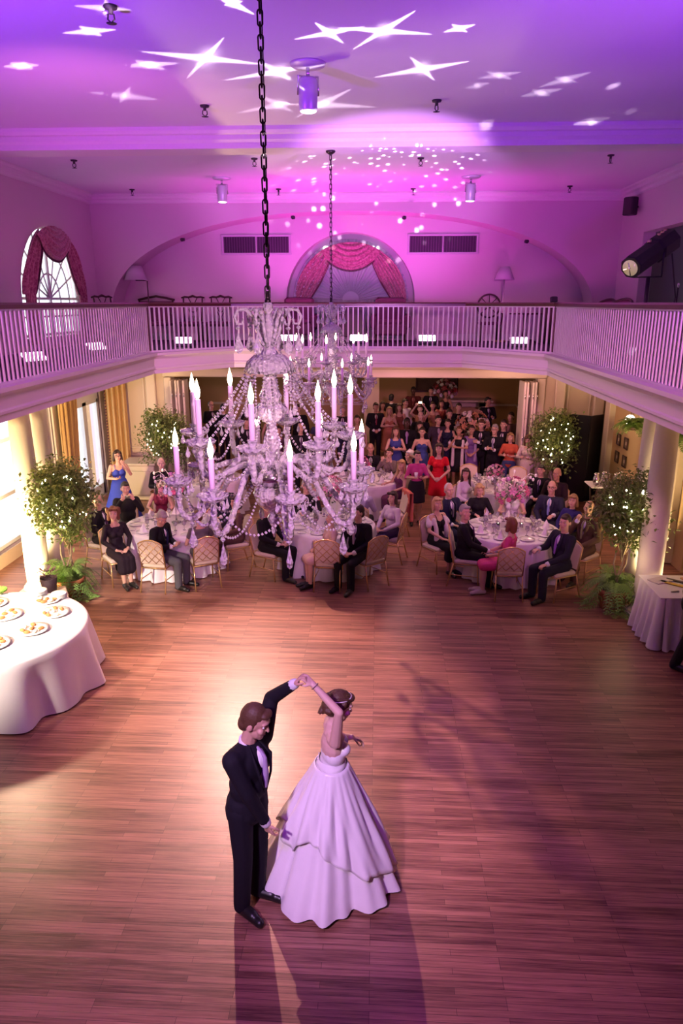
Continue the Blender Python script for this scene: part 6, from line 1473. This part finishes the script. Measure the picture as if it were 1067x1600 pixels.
st('in orange top with blue sleeves', 3.24, 17.42, -20, h=1.60, sex='f', arms=('hold', 'phone'), top=('top', (.50, .10, .05), 1, 1.0), bottom=('trousers', (.05, .06, .16)), hair=('bob', 'dkblond'), vox=V2)
st('in cream coat looking down at a cup', 3.60, 17.05, -20, h=1.64, sex='f', arms=('hold', 'phone'), top=('dress', (.62, .50, .44), 1.42, 'long', .45), hair=('long', 'brown'), tilt=-20, vox=V2)
V3 = .014
st('in brown jacket beside the right folding door', 3.62, 19.6, -35, h=1.78, arms=('down', 'hold'), top=SU((.10, .05, .04), (.3, .15, .12), None), hair=('short', 'dark'), skin='tan', vox=V3)
st('in black suit before the far mantel', 3.43, 22.6, 15, h=1.80, arms=('down', 'phone'), top=SU(), hair=('short', 'black'), skin='tan', vox=V3, turn=20)
st('in black suit and red tie beside the urn flowers', 2.38, 21.2, -5, h=1.80, top=SU(BLK, WHT, (.35, .02, .03)), hair=('short', 'dark'), vox=V3)
st('tall with dark skin and dark red suit at the back', 1.22, 24.8, 0, h=1.86, top=SU((.09, .02, .02), (.4, .2, .2), (.2, .04, .04)), hair=('short', 'black'), skin='deep', vox=V3)
st('in black suit and white shirt at the very back', 1.86, 25.3, -10, h=1.80, top=SU(), hair=('short', 'black'), vox=V3)
st('in black sleeveless dress at the back by the wall flowers', 2.38, 25.4, -5, h=1.68, sex='f', top=('dress', BLK, 1.36, 'straps', .4), hair=('updo', 'black'), skin='tan', vox=V3)
st('in black suit, red tie, hands folded in front', -.05, 21.3, 8, h=1.78, arms=('clasp', 'clasp'), top=SU(BLK, WHT, (.28, .05, .07)), hair=('short', 'dark'), skin='tan', vox=V3)
st('in bronze dress peeping beside the folded hands', .16, 22.5, 5, h=1.66, sex='f', top=('dress', (.25, .10, .07), 1.38, 'straps', .4), hair=('long', 'dark'), skin='tan', vox=V3)
st('turned away with dark hair at the back left', .46, 23.6, 150, h=1.76, top=SU(), hair=('short', 'black'), vox=V3)
st('in peach strapless dress, arms folded', .35, 21.2, 8, h=1.68, sex='f', arms=('cross', 'cross'), top=('dress', (.45, .16, .10), 1.31, 'none', .4), hair=('long', 'blond'), vox=V3)
st('in brown dress with long hair beside the peach dress', .66, 21.9, 8, h=1.68, sex='f', arms=('down', 'down'), top=('dress', (.22, .07, .05), 1.36, 'straps', .4), hair=('long', 'brown'), vox=V3)
st('in white shirt sleeves in profile', .86, 22.4, 40, h=1.76, arms=('phone', 'down'), top=('shirt', WHT), hair=('short', 'black'), vox=V3)
p = st('holding a camera overhead with both arms', 1.28, 21.6, -5, h=1.68, sex='f', arms=('up', 'up'), top=('dress', (.45, .20, .14), 1.38, 'straps', .4), hair=('updo', 'brown'), skin='pale', vox=V3)
held('flash_camera', 'small camera with glowing flash held overhead at the back', 'camera', MB().bbox((0, 0, 0), (.10, .04, .06), .008), emat('flash_glow', (1, .75, .55), 6), (1.26, 21.34, 1.80))
st('in dinner jacket and bow tie below the raised camera', 1.20, 19.9, -5, h=1.74, top=SU(BLK, WHT, (.01, .01, .01)), hair=('receding', 'dark'), skin='pale', vox=V3)
st('in bronze satin dress with hair up', 1.70, 22.2, -5, h=1.70, sex='f', top=('dress', (.36, .16, .10), 1.36, 'straps', .3), hair=('updo', 'dark'), vox=V3)
st('in dusky red dress beside the bronze satin', 2.02, 22.8, -5, h=1.68, sex='f', top=('dress', (.28, .05, .05), 1.38, 'straps', .3), hair=('bob', 'dark'), skin='tan', vox=V3)
st('in black suit leaning in beside the red tie', 2.02, 20.3, -10, h=1.76, top=SU(BLK, (.6, .5, .5), None), hair=('short', 'dark'), vox=V3, tilt=-10, turn=20)
st('in glasses and dark suit by the far windows', -5.05, 21.6, 35, h=1.76, arms=('hold', 'down'), top=SU(), hair=('receding', 'black'), glasses=True, vox=V3)
st('in black suit with back turned by the far windows', -4.55, 21.0, 165, h=1.76, top=SU(), hair=('short', 'black'), vox=V3)
for x, y, fc, hh, sx, top, hr, lb in ((-3.85, 21.5, 10, 1.76, 'm', SU(), ('short', 'black'), 'in dark suit behind the left candles of the chandelier'),
    (-3.0, 20.0, 20, 1.66, 'f', ('dress', (.20, .08, .07), 1.38, 'straps', .4), ('long', 'dark'), 'in rust dress behind the chandelier stem'),
    (-2.3, 20.8, 5, 1.78, 'm', SU(), ('short', 'dark'), 'in dark suit and hidden tie behind the chandelier stem'),
    (-1.6, 19.4, 0, 1.66, 'f', ('dress', (.05, .05, .12), 1.40, 'short', .4), ('bob', 'brown'), 'in navy dress behind the upper candles of the chandelier'),
    (-1.0, 20.6, 0, 1.78, 'm', SU((.03, .02, .02)), ('short', 'gray'), 'with grey hair between the two chandeliers'),
    (-.55, 19.5, 0, 1.68, 'f', ('dress', (.30, .12, .12), 1.36, 'straps', .4), ('updo', 'dark'), 'in dusky pink below the farther chandelier'),
    (-3.4, 18.4, 25, 1.76, 'm', SU(), ('short', 'dark'), 'in black suit nearest the left folding door'),
    (-2.5, 17.9, 15, 1.64, 'f', ('dress', (.08, .03, .05), 1.40, 'short', .4), ('bob', 'dark'), 'in plum dress behind the chandelier beads'),
    (-1.9, 17.6, 10, 1.76, 'm', SU(), ('bald', 'brown'), 'bald in black suit behind the chandelier beads'),
    (-.7, 18.2, -5, 1.76, 'm', SU(NAVY), ('short', 'brown'), 'in navy suit behind the rightmost candles')):
    st(lb, x, y, fc, h=hh, sex=sx, top=top, hair=hr, vox=V3, skin='tan' if hr[1] == 'black' else 'fair')
# the figure walking out past the skirted table
st('in black suit walking past the skirted table', 4.10, 8.72, 50, h=1.80, arms=('down', 'down'), top=SU(), hair=('short', 'dark'), legs=(((-.10, -.02, .50), (-.10, .10, .085), (-.13, -.07, .035)), ((.10, -.10, .51), (.10, -.18, .085), (.12, -.34, .035))))
flush()
